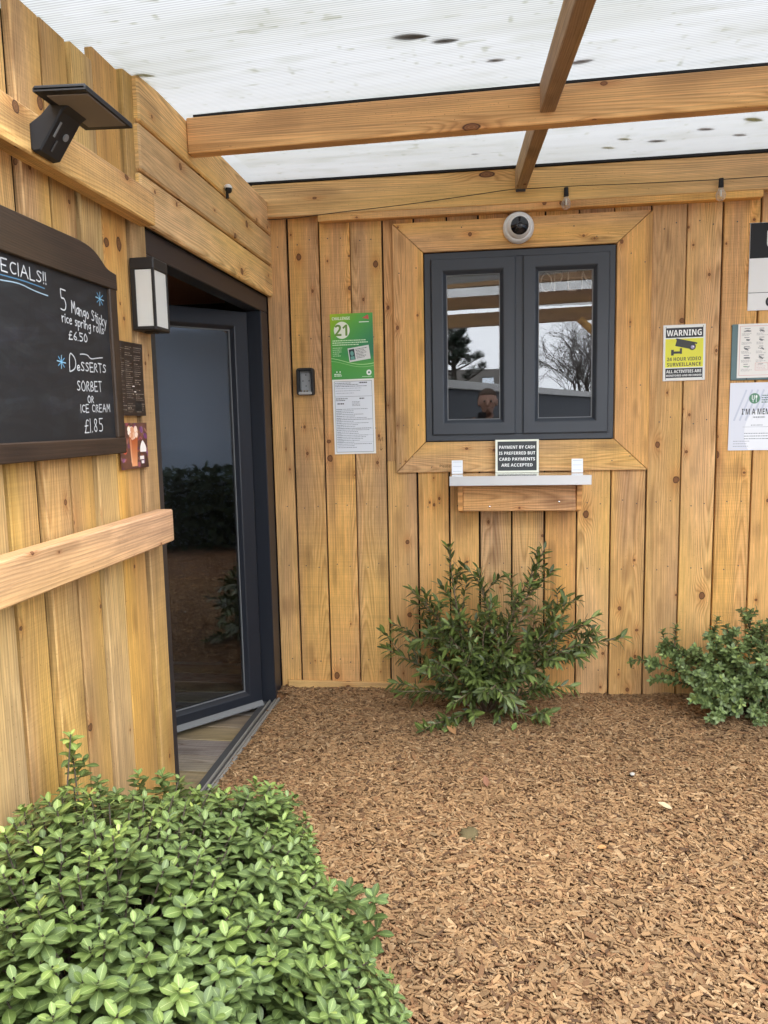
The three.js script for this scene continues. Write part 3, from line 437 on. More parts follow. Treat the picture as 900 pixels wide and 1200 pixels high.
// ---------------------------------------------------------------- things on the back wall
const wallSheet = (name, label, cat, x0, x1, y0, y1, tex, z = 0.004, t = 0.0015, rough = 0.45, lean = 0) => {
  const m = new THREE.Mesh(new THREE.BoxGeometry(x1 - x0, y1 - y0, t), [M.white, M.white, M.white, M.white, printed(tex, rough), M.white]); m.name = numbered(name); m.position.set((x0 + x1) / 2, (y0 + y1) / 2, z); m.rotation.z = lean; m.castShadow = m.receiveShadow = true; scene.add(m); return info(m, label, cat);
};
const textRows = (c, x, y, w, rows, lh, col, th) => { c.fillStyle = col; for (let r = 0; r < rows; r++) { let a = x; const e = x + w * (0.45 + 0.55 * rnd()); while (a < e) { const l = 4 + rnd() * 22; c.fillRect(a, y + r * lh, Math.min(l, e - a), th); a += l + 5; } } };
{
  const green = canvasTex(560, 800, (c, w, h) => {
    let g = c.createLinearGradient(0, 0, w, h * 0.75); g.addColorStop(0, '#b4cc1e'); g.addColorStop(0.35, '#5cb043'); g.addColorStop(0.7, '#2a8a55'); g.addColorStop(1, '#127058'); c.fillStyle = g; c.fillRect(0, 0, w, h);
    g = c.createLinearGradient(0, h * 0.6, 0, h); g.addColorStop(0, 'rgba(80,170,60,0)'); g.addColorStop(0.4, 'rgba(84,170,66,0.95)'); g.addColorStop(1, 'rgba(76,160,74,1)'); c.fillStyle = g; c.fillRect(0, h * 0.6, w, h * 0.4);
    c.fillStyle = '#f2f7e6'; c.font = 'bold 50px sans-serif'; c.fillText('CHALLENGE', 24, 74, 240); c.beginPath(); c.arc(152, 200, 104, 0, 7); c.fill(); c.fillStyle = '#6f9a3c'; c.font = 'bold 190px sans-serif'; c.fillText('21', 52, 268, 200);
    c.fillStyle = '#c85a50'; c.beginPath(); c.moveTo(420, 60); c.lineTo(500, 20); c.lineTo(510, 80); c.fill(); c.fillStyle = '#fff'; c.fillRect(380, 104, 130, 8);
    textRows(c, 24, 320, 480, 3, 26, 'rgba(240,255,225,0.9)', 12); textRows(c, 24, 410, 130, 5, 24, 'rgba(235,255,220,0.8)', 9);
    c.strokeStyle = 'rgba(230,255,200,0.8)'; c.lineWidth = 6; c.beginPath(); c.moveTo(0, 540); c.bezierCurveTo(180, 560, 300, 660, 560, 610); c.stroke(); c.lineWidth = 3; c.beginPath(); c.moveTo(0, 575); c.bezierCurveTo(200, 590, 300, 690, 560, 640); c.stroke();
    c.save(); c.translate(370, 490); c.rotate(-0.13); c.fillStyle = '#dfe0dd'; c.fillRect(-140, -85, 280, 170); c.fillStyle = '#1e3a3c'; c.fillRect(-128, -68, 72, 132); c.fillStyle = '#6aa79a'; c.beginPath(); c.ellipse(-92, -16, 22, 30, 0, 0, 7); c.fill(); c.fillRect(-118, 20, 52, 42); textRows(c, -40, -62, 160, 7, 18, '#55585c', 7); c.restore();
    c.fillStyle = '#f4faf0'; c.beginPath(); c.arc(492, 724, 34, 0, 7); c.fill(); c.fillStyle = '#2d6b4f'; c.beginPath(); c.arc(492, 724, 13, 0, 7); c.fill(); c.fillStyle = '#f4faf0'; c.beginPath(); c.arc(70, 708, 9, 0, 7); c.arc(112, 708, 9, 0, 7); c.fill(); c.font = 'bold 34px sans-serif'; textRows(c, 34, 730, 110, 2, 20, '#eef8e6', 13); c.fillRect(400, 772, 130, 4);
  });
  wallSheet('poster', 'green age check poster with white number disc above the white notice', 'poster', 0.276, 0.481, 1.524, 1.830, green, 0.0045, 0.0015, 0.35, 0.006);
  const lic = canvasTex(560, 940, (c, w, h) => { c.fillStyle = '#f1f0ea'; c.fillRect(0, 0, w, h); c.fillStyle = '#e6eaf0'; c.fillRect(28, 26, w - 56, h - 52); c.strokeStyle = '#565b63'; c.lineWidth = 4; c.strokeRect(28, 26, w - 56, h - 52); c.fillStyle = '#565b63'; c.fillRect(28, 214, w - 56, 3); textRows(c, 40, 44, 470, 3, 20, '#6d737b', 8); textRows(c, 360, 40, 120, 1, 20, '#2c3036', 14); textRows(c, 40, 110, 420, 3, 30, '#9aa1aa', 6); textRows(c, 40, 236, 230, 2, 22, '#30343a', 10); textRows(c, 360, 236, 120, 1, 22, '#2c3036', 14); textRows(c, 60, 296, 150, 1, 22, '#22252a', 16); textRows(c, 260, 280, 110, 4, 16, '#7f858d', 6); textRows(c, 40, 370, 480, 23, 22, '#6f757d', 6); textRows(c, 40, 372, 90, 20, 22, '#8b9097', 8); for (const y of [500, 620, 700, 790]) { c.fillStyle = '#9aa0a8'; c.fillRect(30, y, w - 60, 2); } });
  wallSheet('notice', 'white printed licence notice with thin grey border below green poster', 'notice', 0.280, 0.481, 1.168, 1.524, lic, 0.0065, 0.0012, 0.3, 0.01);
  const warn = canvasTex(520, 720, (c, w, h) => {
    c.fillStyle = '#e8e8e2'; c.fillRect(0, 0, w, h); c.fillStyle = '#14161c'; c.fillRect(26, 34, w - 52, 128); c.fillStyle = '#f3f3ee'; c.font = 'bold 108px sans-serif'; c.fillText('WARNING', 38, 138, w - 76);
    c.fillStyle = '#e3df2a'; c.fillRect(22, 176, w - 44, 374); c.fillStyle = '#14161c'; c.fillRect(26, 562, w - 52, 124); c.fillStyle = '#f0f0ea'; c.font = 'bold 54px sans-serif'; c.fillText('ALL ACTIVITIES ARE', 40, 622, w - 80); c.font = 'bold 34px sans-serif'; c.fillText('MONITORED AND RECORDED', 34, 668, w - 68);
    c.fillStyle = '#17180f'; c.font = 'bold 64px sans-serif'; c.fillText('24 HOUR VIDEO', 44, 464, w - 88); c.fillText('SURVEILLANCE', 44, 534, w - 88);
    c.save(); c.translate(270, 268); c.rotate(0.24); c.fillRect(-120, -58, 190, 88); c.fillRect(-130, -70, 270, 22); c.beginPath(); c.ellipse(92, -6, 44, 46, 0, 0, 7); c.fill(); c.fillStyle = '#9b8fb8'; c.beginPath(); c.arc(98, -2, 24, 0, 7); c.fill(); c.fillStyle = '#efeff5'; c.beginPath(); c.arc(104, -8, 9, 0, 7); c.fill(); c.restore(); c.fillStyle = '#17180f'; c.fillRect(206, 300, 26, 74); c.fillRect(120, 340, 100, 30); c.fillRect(96, 318, 34, 74);
  });
  const wsg = thing('warning_sign', 'yellow and black video surveillance warning sign on the right boards', 'warning sign', [1.891, 1.5995, 0.003]); wsg.rotation.z = 0.008;
  part(wsg, 'sign_plate', new RoundedBoxGeometry(0.183, 0.248, 0.003, 2, 0.0014), M.white); part(wsg, 'sign_print', new THREE.PlaneGeometry(0.179, 0.244).translate(0, 0, 0.0022), printed(warn, 0.4));
  part(wsg, 'screw', merged([[-0.08, 0.114], [0.08, 0.114], [-0.08, -0.114], [0.08, -0.114]].map(([x, y]) => new THREE.SphereGeometry(0.0028, 8, 6).translate(x, y, 0.003))), M.steel).userData.kind = 'stuff';
  // black and white sign at the right edge
  const bs = canvasTex(720, 800, (c, w, h) => { c.fillStyle = '#f4f4f2'; c.fillRect(0, 0, w, h); c.fillStyle = '#0c0d0f'; c.fillRect(0, 0, w, 322); c.fillStyle = '#ececea'; c.font = 'bold 230px sans-serif'; c.fillText('U', 120, 240); c.fillStyle = '#3a3b3d'; c.fillRect(0, 636, w, 5); c.fillStyle = '#18191b'; c.font = 'bold 130px sans-serif'; c.fillText('C', 140, 770); });
  const bsg = thing('wall_sign', 'large white sign with black top band at the right edge of the view', 'sign', [2.155 + 0.18, 1.96, 0.003]);
  part(bsg, 'sign_plate', new THREE.BoxGeometry(0.36, 0.374, 0.004), M.white); part(bsg, 'sign_print', new THREE.PlaneGeometry(0.358, 0.372).translate(0, 0, 0.003), printed(bs, 0.6));
  const al = canvasTex(560, 680, (c, w, h) => {
    c.fillStyle = '#efebe4'; c.fillRect(0, 0, w, h); c.strokeStyle = '#d58f88'; c.lineWidth = 4; c.strokeRect(24, 28, w - 40, h - 60);
    for (let r = 0; r < 5; r++) for (let k = 0; k < 3; k++) { const x = 44 + k * 170, y = 56 + r * 112; c.fillStyle = '#5a5a5a'; c.fillRect(x + 30, y, 50 + 20 * rnd(), 7); c.strokeStyle = '#444'; c.lineWidth = 3; if (r === 4 && k === 1) { c.strokeStyle = '#cf7f78'; c.strokeRect(x - 4, y - 10, 140, 92); textRows(c, x + 10, y + 10, 110, 4, 18, '#c99', 4); continue; } c.beginPath(); for (let q = 0; q < 7; q++) c.lineTo(x + 20 + rnd() * 80, y + 18 + rnd() * 30); c.stroke(); c.fillStyle = r === 4 && k === 0 ? '#7d9a78' : '#666'; c.beginPath(); c.ellipse(x + 60 + 30 * (rnd() - 0.5), y + 34, 20 + 16 * rnd(), 7 + 6 * rnd(), rnd(), 0, 7); c.fill(); textRows(c, x, y + 62, 130, 3, 12, '#8a8a88', 4); }
  });
  const ag = thing('allergen_chart', 'allergen chart with small grey drawings in a teal clipboard on the right', 'chart', [2.095 + 0.115, 1.593, 0.0]);
  part(ag, 'backing', new RoundedBoxGeometry(0.235, 0.246, 0.008, 2, 0.003).translate(0, 0, 0.004), std(0.12, 0.20, 0.21, 0.5)); part(ag, 'paper', new THREE.BoxGeometry(0.205, 0.236, 0.001).translate(0.010, 0.005, 0.0095), [M.white, M.white, M.white, M.white, printed(al, 0.4), M.white]); part(ag, 'pin', new THREE.SphereGeometry(0.003, 8, 6).translate(-0.05, -0.117, 0.009), M.black);
  const cert = canvasTex(640, 860, (c, w, h) => {
    c.fillStyle = '#dfe2ec'; c.fillRect(0, 0, w, h); c.strokeStyle = 'rgba(180,188,206,0.6)'; c.lineWidth = 22; for (let k = 0; k < 5; k++) { c.beginPath(); c.moveTo(60 + k * 70, 480); c.lineTo(200 + k * 70, 90); c.stroke(); } c.fillStyle = 'rgba(244,246,250,0.85)'; c.beginPath(); c.ellipse(380, 640, 190, 300, 0, 0, 7); c.fill();
    c.fillStyle = '#3f7d57'; c.beginPath(); c.arc(300, 200, 66, 0, 7); c.fill(); c.strokeStyle = '#e8efe9'; c.lineWidth = 9; c.beginPath(); c.moveTo(272, 160); c.lineTo(272, 205); c.arc(284, 205, 12, Math.PI, 0, true); c.lineTo(296, 160); c.moveTo(284, 215); c.lineTo(284, 248); c.moveTo(322, 158); c.lineTo(322, 248); c.stroke(); c.beginPath(); c.ellipse(322, 178, 12, 20, 0, 0, 7); c.fillStyle = '#e8efe9'; c.fill();
    textRows(c, 386, 158, 120, 4, 28, '#4c6b5c', 14); c.fillStyle = '#1b1c20'; c.font = 'bold 104px sans-serif'; c.fillText("I'M A MEMBER", 150, 404, 470); textRows(c, 290, 430, 170, 1, 20, '#8b8f99', 16); c.fillStyle = '#888d97'; c.fillRect(170, 560, 420, 3); textRows(c, 270, 535, 180, 1, 20, '#666b75', 8); textRows(c, 190, 640, 380, 3, 34, '#6b707a', 8); textRows(c, 60, 740, 220, 3, 32, '#8a8f99', 6);
  });
  wallSheet('certificate', 'white membership certificate with green round emblem below the allergen chart', 'certificate', 2.0925, 2.318, 1.157, 1.459, cert, 0.0045, 0.0015, 0.25, -0.004);
}
{ // key safe
  const k = thing('key_safe', 'open grey key lock box on the boards beside the door', 'key box', [0.152, 1.517, 0.0]);
  const o = new THREE.Shape(), w = 0.04, h = 0.062, r = 0.014; o.moveTo(-w + r, -h); o.lineTo(w - r, -h); o.quadraticCurveTo(w, -h, w, -h + r * 0.6); o.lineTo(w, h - r); o.quadraticCurveTo(w, h, w - r, h); o.lineTo(-w + r, h); o.quadraticCurveTo(-w, h, -w, h - r); o.lineTo(-w, -h + r * 0.6); o.quadraticCurveTo(-w, -h, -w + r, -h);
  const hole = new THREE.Path(); hole.moveTo(-0.031, -0.058); hole.lineTo(0.031, -0.058); hole.lineTo(0.031, 0.046); hole.quadraticCurveTo(0.031, 0.053, 0.024, 0.053); hole.lineTo(-0.024, 0.053); hole.quadraticCurveTo(-0.031, 0.053, -0.031, 0.046); o.holes.push(hole);
  part(k, 'housing', new THREE.ExtrudeGeometry(o, { depth: 0.034, bevelEnabled: true, bevelSize: 0.002, bevelThickness: 0.002, bevelSegments: 2 }).translate(0, 0, 0.002), M.lamp);
  part(k, 'back_plate', new RoundedBoxGeometry(0.062, 0.11, 0.006, 2, 0.002).translate(0, -0.002, 0.006), M.midgrey); part(k, 'inner_plate', cbox(0.046, 0.088, 0.004, 0.001).translate(0, -0.004, 0.011), std(0.33, 0.34, 0.35, 0.45));
  part(k, 'screw', merged([[0, 0.032], [-0.015, 0.004], [0.015, 0.004], [0, -0.02]].map(([x, y]) => new THREE.CylinderGeometry(0.003, 0.003, 0.002, 10).rotateX(Math.PI / 2).translate(x, y, 0.014))), M.darkgrey).userData.kind = 'stuff';
  const led = part(k, 'ledge', span(-0.032, 0.032, -0.062, -0.048, 0.01, 0.042, 0.003), std(0.45, 0.44, 0.42, 0.4)); part(led, 'dial', merged([-0.018, -0.004, 0.010].map((x) => new THREE.CylinderGeometry(0.006, 0.006, 0.007, 14).rotateZ(Math.PI / 2).translate(x, -0.046, 0.034))), M.steel);
}
{ // dome camera
  const c = thing('security_camera', 'round white dome security camera with black lens above the window', 'camera', [1.155, 2.172, 0.022]);
  part(c, 'mount_ring', new THREE.LatheGeometry([[0, 0], [0.066, 0], [0.069, 0.004], [0.069, 0.018], [0.062, 0.030], [0.056, 0.036], [0, 0.036]].map((p) => new THREE.Vector2(...p)), 40).rotateX(Math.PI / 2), M.white);
  const b = part(c, 'camera_ball', new THREE.SphereGeometry(0.054, 32, 20), M.white); b.position.set(0, 0, 0.032); b.rotation.set(0.10, 0.06, 0);
  part(b, 'lens', new THREE.SphereGeometry(0.0548, 32, 12, 0, Math.PI * 2, 0, 0.80).rotateX(Math.PI / 2), std(0.010, 0.010, 0.013, 0.12)); part(b, 'lens_ring', new THREE.TorusGeometry(0.0125, 0.0015, 8, 24).translate(0, 0, 0.0545), M.darkgrey);
}
{ // serving shelf
  const s = thing('serving_shelf', 'small stainless steel topped serving shelf below the window', 'shelf', [0, 0, 0]);
  const lam = woodMat(1.05, 0.92, 0.88, 0.75, 0), lam2 = woodMat(1.0, 0.88, 0.84, 0.75, 1);
  part(s, 'steel_top', merged([span(0.844, 1.456, 1.062, 1.072, 0.022, 0.26, 0.0015), span(0.8445, 0.8485, 1.032, 1.0615, 0.024, 0.2475, 0.001), span(1.4515, 1.4555, 1.032, 1.0615, 0.024, 0.2475, 0.001)]), M.steel);
  part(s, 'front_lip', span(0.8435, 1.4565, 1.030, 1.0725, 0.2605, 0.264, 0.0012), std(0.66, 0.66, 0.66, 0.34, { metalness: 0.5 }));
  timber(s, 'apron', V(0.900, 0.966, 0.155), V(1.405, 0.966, 0.155), 0.125, 0.022, V(0, 0, 1), lam);
  for (const x of [0.888, 1.418]) { const g = extrude([[0.024, 0.885], [0.15, 0.905], [0.175, 1.03], [0.024, 1.03]], 0.022, 0.001); const p = g.attributes.position, uv = g.attributes.uv; for (let i = 0; i < p.count; i++) uv.setXY(i, (0.22 + p.getX(i)) / 2, p.getY(i) / 2.4); const m = part(s, 'bracket', g, lam2); m.rotation.y = -Math.PI / 2; m.position.x = x + 0.011; }
  part(s, 'screw', merged([[1.02, 0.925], [1.33, 0.945]].map(([x, y]) => new THREE.SphereGeometry(0.005, 8, 6).scale(1, 1, 0.4).translate(x, y, 0.156))), M.steel).userData.kind = 'stuff';
  const pay = canvasTex(520, 420, (c, w, h) => { c.fillStyle = '#e9ead9'; c.fillRect(0, 0, w, h); c.fillStyle = '#23282b'; c.fillRect(26, 24, w - 52, h - 48); c.fillStyle = '#f4f4f0'; c.font = 'bold 54px sans-serif'; c.textAlign = 'center'; ['PAYMENT BY CASH', 'IS PREFERRED BUT', 'CARD PAYMENTS', 'ARE ACCEPTED'].forEach((t, i) => c.fillText(t, w / 2, 116 + i * 76, w - 84)); });
  const ps = thing('payment_sign', 'black and white payment sign standing on the middle of the steel shelf', 'sign', [1.148, 1.0725, 0.06]); ps.rotation.x = -0.05;
  part(ps, 'sign_panel', new THREE.BoxGeometry(0.198, 0.152, 0.004).translate(0, 0.0765, 0), [M.white, M.white, M.white, M.white, printed(pay, 0.3), M.white]); part(ps, 'stand', span(-0.09, 0.09, 0.001, 0.006, -0.03, 0.0, 0.001), M.glass);
  for (const [x, l] of [[0.874, 'small white card standing at the left end of the steel shelf'], [1.413, 'small white card standing at the right end of the steel shelf']]) {
    const t = canvasTex(128, 160, (c, w, h) => { c.fillStyle = '#e9ecf0'; c.fillRect(0, 0, w, h); c.fillStyle = '#b9bec8'; c.fillRect(14, 18, 100, 5); c.fillRect(14, 70, 100, 4); c.fillRect(14, 128, 100, 5); });
    const q = new THREE.Mesh(new THREE.BoxGeometry(0.05, 0.062, 0.003).translate(0, 0.0325, 0), [M.white, M.white, M.white, M.white, printed(t, 0.4), M.white]); q.name = numbered('table_card'); q.position.set(x, 1.0725, 0.12); q.rotation.x = -0.06; q.castShadow = q.receiveShadow = true; scene.add(q); info(q, l, 'card');
  }
}
{ // string lights along the wall plate
  const f = thing('string_lights', 'thin dark cable with clear bulbs strung along the top beam', 'string lights');
  const pts = [[0.0, 2.262], [0.11, 2.262], [0.352, 2.277], [0.667, 2.295], [0.975, 2.32], [1.144, 2.333], [1.20, 2.331], [1.36, 2.331], [1.712, 2.325], [2.009, 2.322], [2.204, 2.323], [2.7, 2.315], [3.3, 2.33]].map(([x, y]) => V(x, y, 0.058));
  part(f, 'cable', tube(pts, 0.0017, 90, 6), M.membrane);
  const clear = std(0.93, 0.93, 0.92, 0.3, { transmission: 0.9, thickness: 0, ior: 1.5 });
  for (const x of [1.36, 2.009, 2.66]) { const y = 2.325; part(f, 'bulb_socket', new THREE.CylinderGeometry(0.0095, 0.011, 0.036, 14).translate(x, y - 0.020, 0.068), M.black); const b = part(f, 'bulb', new THREE.LatheGeometry([[0.010, 0], [0.012, -0.008], [0.019, -0.020], [0.0215, -0.032], [0.017, -0.046], [0.008, -0.053], [0, -0.054]].map((p) => new THREE.Vector2(...p)), 20).translate(x, y - 0.041, 0.068), clear); part(b, 'filament', new THREE.CylinderGeometry(0.004, 0.004, 0.026, 8).translate(x, y - 0.062, 0.068), std(0.7, 0.66, 0.55, 0.4)); }
}
{ // unlit letters inside the window
  const o = thing('open_sign', 'unlit pale tube letters hanging inside the right window pane', 'sign', [1.262, 1.905, -0.07]);
  let x = 0; for (const ch of 'OPEN') { const gs = GL[ch].split('|').map((l) => { const p = l.split(' ').map((q) => q.split(',').map(Number)).map(([a, b]) => V(x + a * 0.0062, b * 0.0085, 0)); const c = new THREE.CurvePath(); for (let i = 0; i + 1 < p.length; i++) c.add(new THREE.LineCurve3(p[i], p[i + 1])); return new THREE.TubeGeometry(c, p.length * 6, 0.004, 6); }); part(o, 'letter', merged(gs), std(0.20, 0.19, 0.17, 0.5)); x += 0.0625; }
}

// ---------------------------------------------------------------- shrubs
function leafTex(dark, mid, vein, side) {
  return canvasTex(96, 192, (c, w, h) => {
    const g = c.createLinearGradient(0, 0, w, 0); g.addColorStop(0, dark); g.addColorStop(0.5, mid); g.addColorStop(1, dark); c.fillStyle = g; c.fillRect(0, 0, w, h);
    c.strokeStyle = vein; c.lineWidth = 4; c.beginPath(); c.moveTo(w / 2, h); c.lineTo(w / 2, 6); c.stroke(); c.lineWidth = 1.3; c.globalAlpha = side; for (let y = 20; y < h; y += 18) for (const s of [-1, 1]) { c.beginPath(); c.moveTo(w / 2, y + 10); c.quadraticCurveTo(w / 2 + s * 22, y, w / 2 + s * 46, y - 14); c.stroke(); }
    c.globalAlpha = 0.16; for (let i = 0; i < 160; i++) { c.fillStyle = rnd() < 0.5 ? '#ffffff' : '#000000'; c.fillRect(rnd() * w, rnd() * h, 3, 3); }
  });
}
// leaf of unit length along +y, face +z, folded along the midrib and drooping at the tip
function leafGeo(width, peak, fold, droop, blunt = 0.75) {
  const rows = 6, pos = [], uv = [], idx = [];
  for (let j = 0; j <= rows; j++) { const t = j / rows, w = j === 0 ? 0.04 : j === rows ? 0.015 : width * Math.pow(Math.sin(Math.PI * Math.pow(t, peak)), blunt) / 2; for (let i = -1; i <= 1; i++) { pos.push(i * w, t, Math.abs(i) * w * fold - droop * t * t); uv.push(0.5 + i * 0.5, t); } }
  for (let j = 0; j < rows; j++) for (let i = 0; i < 2; i++) { const a = j * 3 + i; idx.push(a, a + 1, a + 4, a, a + 4, a + 3); }
  const g = new THREE.BufferGeometry(); g.setAttribute('position', new THREE.Float32BufferAttribute(pos, 3)); g.setAttribute('uv', new THREE.Float32BufferAttribute(uv, 2)); g.setIndex(idx); g.computeVertexNormals(); return g;
}
const leafMat = (tex, k, rough, tr) => { const m = new THREE.MeshPhysicalMaterial({ map: tex, roughness: rough, transmission: tr, thickness: 0, ior: 1.45, side: THREE.DoubleSide }); m.color.setRGB(...k); return m; };
const GA = 2.399963;
function frameTo(dir, roll) { const y = dir.clone().normalize(), a = Math.abs(y.y) > 0.95 ? V(1, 0, 0) : V(0, 1, 0), x = y.clone().cross(a).normalize(), z = x.clone().cross(y); return new THREE.Matrix4().makeBasis(x, y, z).multiply(new THREE.Matrix4().makeRotationY(roll)); }
// a leaf at `at`, growing towards `dir`, its face turned towards `up`
function leafMatrix(at, dir, up, s, ws = 1) { const y = dir.clone().normalize(), z = up.clone().addScaledVector(y, -up.dot(y)).normalize(), x = y.clone().cross(z); return new THREE.Matrix4().makeBasis(x, y, z).scale(V(s * ws, s, s)).setPosition(at); }
function addFoliage(root, leaves, geo, mats, colors) {
  // the 300 leaves that show largest are parts of their own, the rest one mass
  camera.updateMatrixWorld(true); camera.updateProjectionMatrix();
  const P = V(); leaves.forEach((l) => { P.setFromMatrixPosition(l.m); const d = P.distanceTo(camera.position), q = P.clone().project(camera); l.score = (Math.abs(q.x) < 1 && Math.abs(q.y) < 1 ? 1 : 0.05) * l.s / d * (l.outer ?? 1); });
  leaves.sort((a, b) => b.score - a.score);
  leaves.slice(0, 300).forEach((l) => { const m = part(root, 'leaf', geo, mats[Math.min(mats.length - 1, Math.floor(l.c * mats.length))]); m.matrixAutoUpdate = false; m.matrix.copy(l.m); m.matrix.decompose(m.position, m.quaternion, m.scale); m.matrixAutoUpdate = true; });
  const rest = leaves.slice(300); mats.forEach((mat, k) => { const own = rest.filter((l) => Math.min(mats.length - 1, Math.floor(l.c * mats.length)) === k); if (!own.length) return; const im = new THREE.InstancedMesh(geo, mat, own.length); own.forEach((l, i) => im.setMatrixAt(i, l.m)); im.name = 'foliage'; im.userData.kind = 'stuff'; im.castShadow = im.receiveShadow = true; root.add(im); });
}
const stemMat = std(0.06, 0.045, 0.03, 0.85), stemGreen = std(0.10, 0.13, 0.05, 0.8), twig = std(0.20, 0.14, 0.09, 0.8);
function rosette(out, at, dir, n, L, c0, outer) {
  const y = dir.clone().normalize(), a = Math.abs(y.y) > 0.95 ? V(1, 0, 0) : V(0, 1, 0), x = y.clone().cross(a).normalize(), z = x.clone().cross(y), ph = rr(0, 6.28);
  for (let k = 0; k < n; k++) {
    const t = k / n, az = ph + k * GA, el = 0.05 + 1.0 * t * t + rr(-0.14, 0.14), r = x.clone().multiplyScalar(Math.cos(az)).addScaledVector(z, Math.sin(az));
    const d = r.clone().multiplyScalar(Math.cos(el)).addScaledVector(y, Math.sin(el)), s = L * (1 - 0.5 * t * t) * rr(0.85, 1.12);
    out.push({ m: leafMatrix(at.clone().addScaledVector(y, -0.022 * (1 - t)), d, y.clone().addScaledVector(r, -0.2), s, rr(0.92, 1.1)), s, c: Math.min(0.999, Math.max(0, c0 + 0.34 * t * t + rr(-0.16, 0.16))), outer });
  }
}
{ // big bush at the front left
  const b = thing('green_bush', 'large bush of pale green rosette leaves at the front left', 'bush', [0, 0, 0]);
  const C = V(0.345, 0.02, 2.50), R = V(0.60, 0.57, 0.90), leaves = [], stems = [], tips = [];
  for (let i = 0; i < 40000 && tips.length < 1250; i++) {
    const u = rr(0, 6.283), v = Math.acos(rr(-0.08, 1)), n = V(Math.sin(v) * Math.cos(u), Math.cos(v), Math.sin(v) * Math.sin(u)), k = 1 + 0.10 * (noise(n.x * 3 + 9, n.z * 3 + n.y * 2) - 0.5) * 2 + rr(-0.05, 0.03), bk = Math.max(0, -n.z), p = V(C.x + n.x * R.x * k * (n.x > 0 ? 1 - 0.38 * bk : 1), C.y + n.y * R.y * k * (1 - (n.x > 0 ? 0.25 * bk * n.x : 0)), C.z + n.z * R.z * k);
    if (p.x < 0.035 || p.y < 0.03) continue; if (tips.some((t) => t.p.distanceTo(p) < 0.0315)) continue;
    tips.push({ p, n: V(n.x / R.x, n.y / R.y, n.z / R.z).normalize().lerp(V(0, 1, 0), 0.45).normalize() });
  }
  for (const [x, y, z] of [[0.06, 0.63, 2.07], [0.055, 0.575, 2.06], [0.09, 0.50, 2.02], [0.28, 0.50, 2.0], [0.35, 0.47, 1.98], [0.78, 0.44, 2.30], [0.17, 0.50, 1.98], [0.22, 0.49, 1.96], [0.12, 0.46, 2.0], [0.05, 0.45, 2.12], [0.30, 0.44, 1.94], [0.40, 0.42, 1.98]]) tips.push({ p: V(x, y, z), n: V(0, 1, 0.1).normalize() });
  for (const t of tips) {
    const root = V(C.x + rr(-0.1, 0.1), 0, C.z + rr(-0.15, 0.15)), mid = root.clone().lerp(t.p, 0.6).add(V(0, 0.05, 0)); if (rnd() < 0.3 || t.p.y > 0.52) stems.push(taper([root, mid, t.p], 0.004, 0.0015, 6, 5));
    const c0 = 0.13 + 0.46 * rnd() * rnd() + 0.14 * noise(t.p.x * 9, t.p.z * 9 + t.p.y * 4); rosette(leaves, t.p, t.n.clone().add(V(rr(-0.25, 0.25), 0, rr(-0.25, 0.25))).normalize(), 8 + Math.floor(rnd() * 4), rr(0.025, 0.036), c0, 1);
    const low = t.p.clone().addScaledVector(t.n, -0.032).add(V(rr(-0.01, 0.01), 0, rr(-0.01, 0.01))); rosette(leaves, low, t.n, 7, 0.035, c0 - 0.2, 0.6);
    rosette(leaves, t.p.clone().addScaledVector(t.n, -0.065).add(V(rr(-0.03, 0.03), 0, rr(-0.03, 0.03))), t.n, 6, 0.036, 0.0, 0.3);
  }
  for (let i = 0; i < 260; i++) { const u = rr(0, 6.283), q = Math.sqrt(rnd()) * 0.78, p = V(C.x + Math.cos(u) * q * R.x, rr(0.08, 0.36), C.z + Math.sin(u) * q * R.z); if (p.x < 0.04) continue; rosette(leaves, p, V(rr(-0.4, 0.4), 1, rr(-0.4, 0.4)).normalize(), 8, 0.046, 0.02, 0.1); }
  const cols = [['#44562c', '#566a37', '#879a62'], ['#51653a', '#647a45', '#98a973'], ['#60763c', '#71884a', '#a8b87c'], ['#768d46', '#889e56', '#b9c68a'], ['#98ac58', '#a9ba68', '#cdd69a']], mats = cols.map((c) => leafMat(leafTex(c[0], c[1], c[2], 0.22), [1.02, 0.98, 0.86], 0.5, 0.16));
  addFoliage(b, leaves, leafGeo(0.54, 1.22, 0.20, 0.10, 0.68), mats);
  part(b, 'stems', merged(stems), stemMat);
  const bl = part(b, 'long_leaf', leafGeo(0.20, 0.9, 0.25, 0.1), leafMat(leafTex('#5f8a3c', '#74a14a', '#9cbf74', 0.1), [0.95, 1, 0.9], 0.45, 0.2)); bl.applyMatrix4(leafMatrix(V(0.20, 0.36, 2.86), V(0.55, 0.42, -0.35), V(0.1, 1, 0.5), 0.20));
}
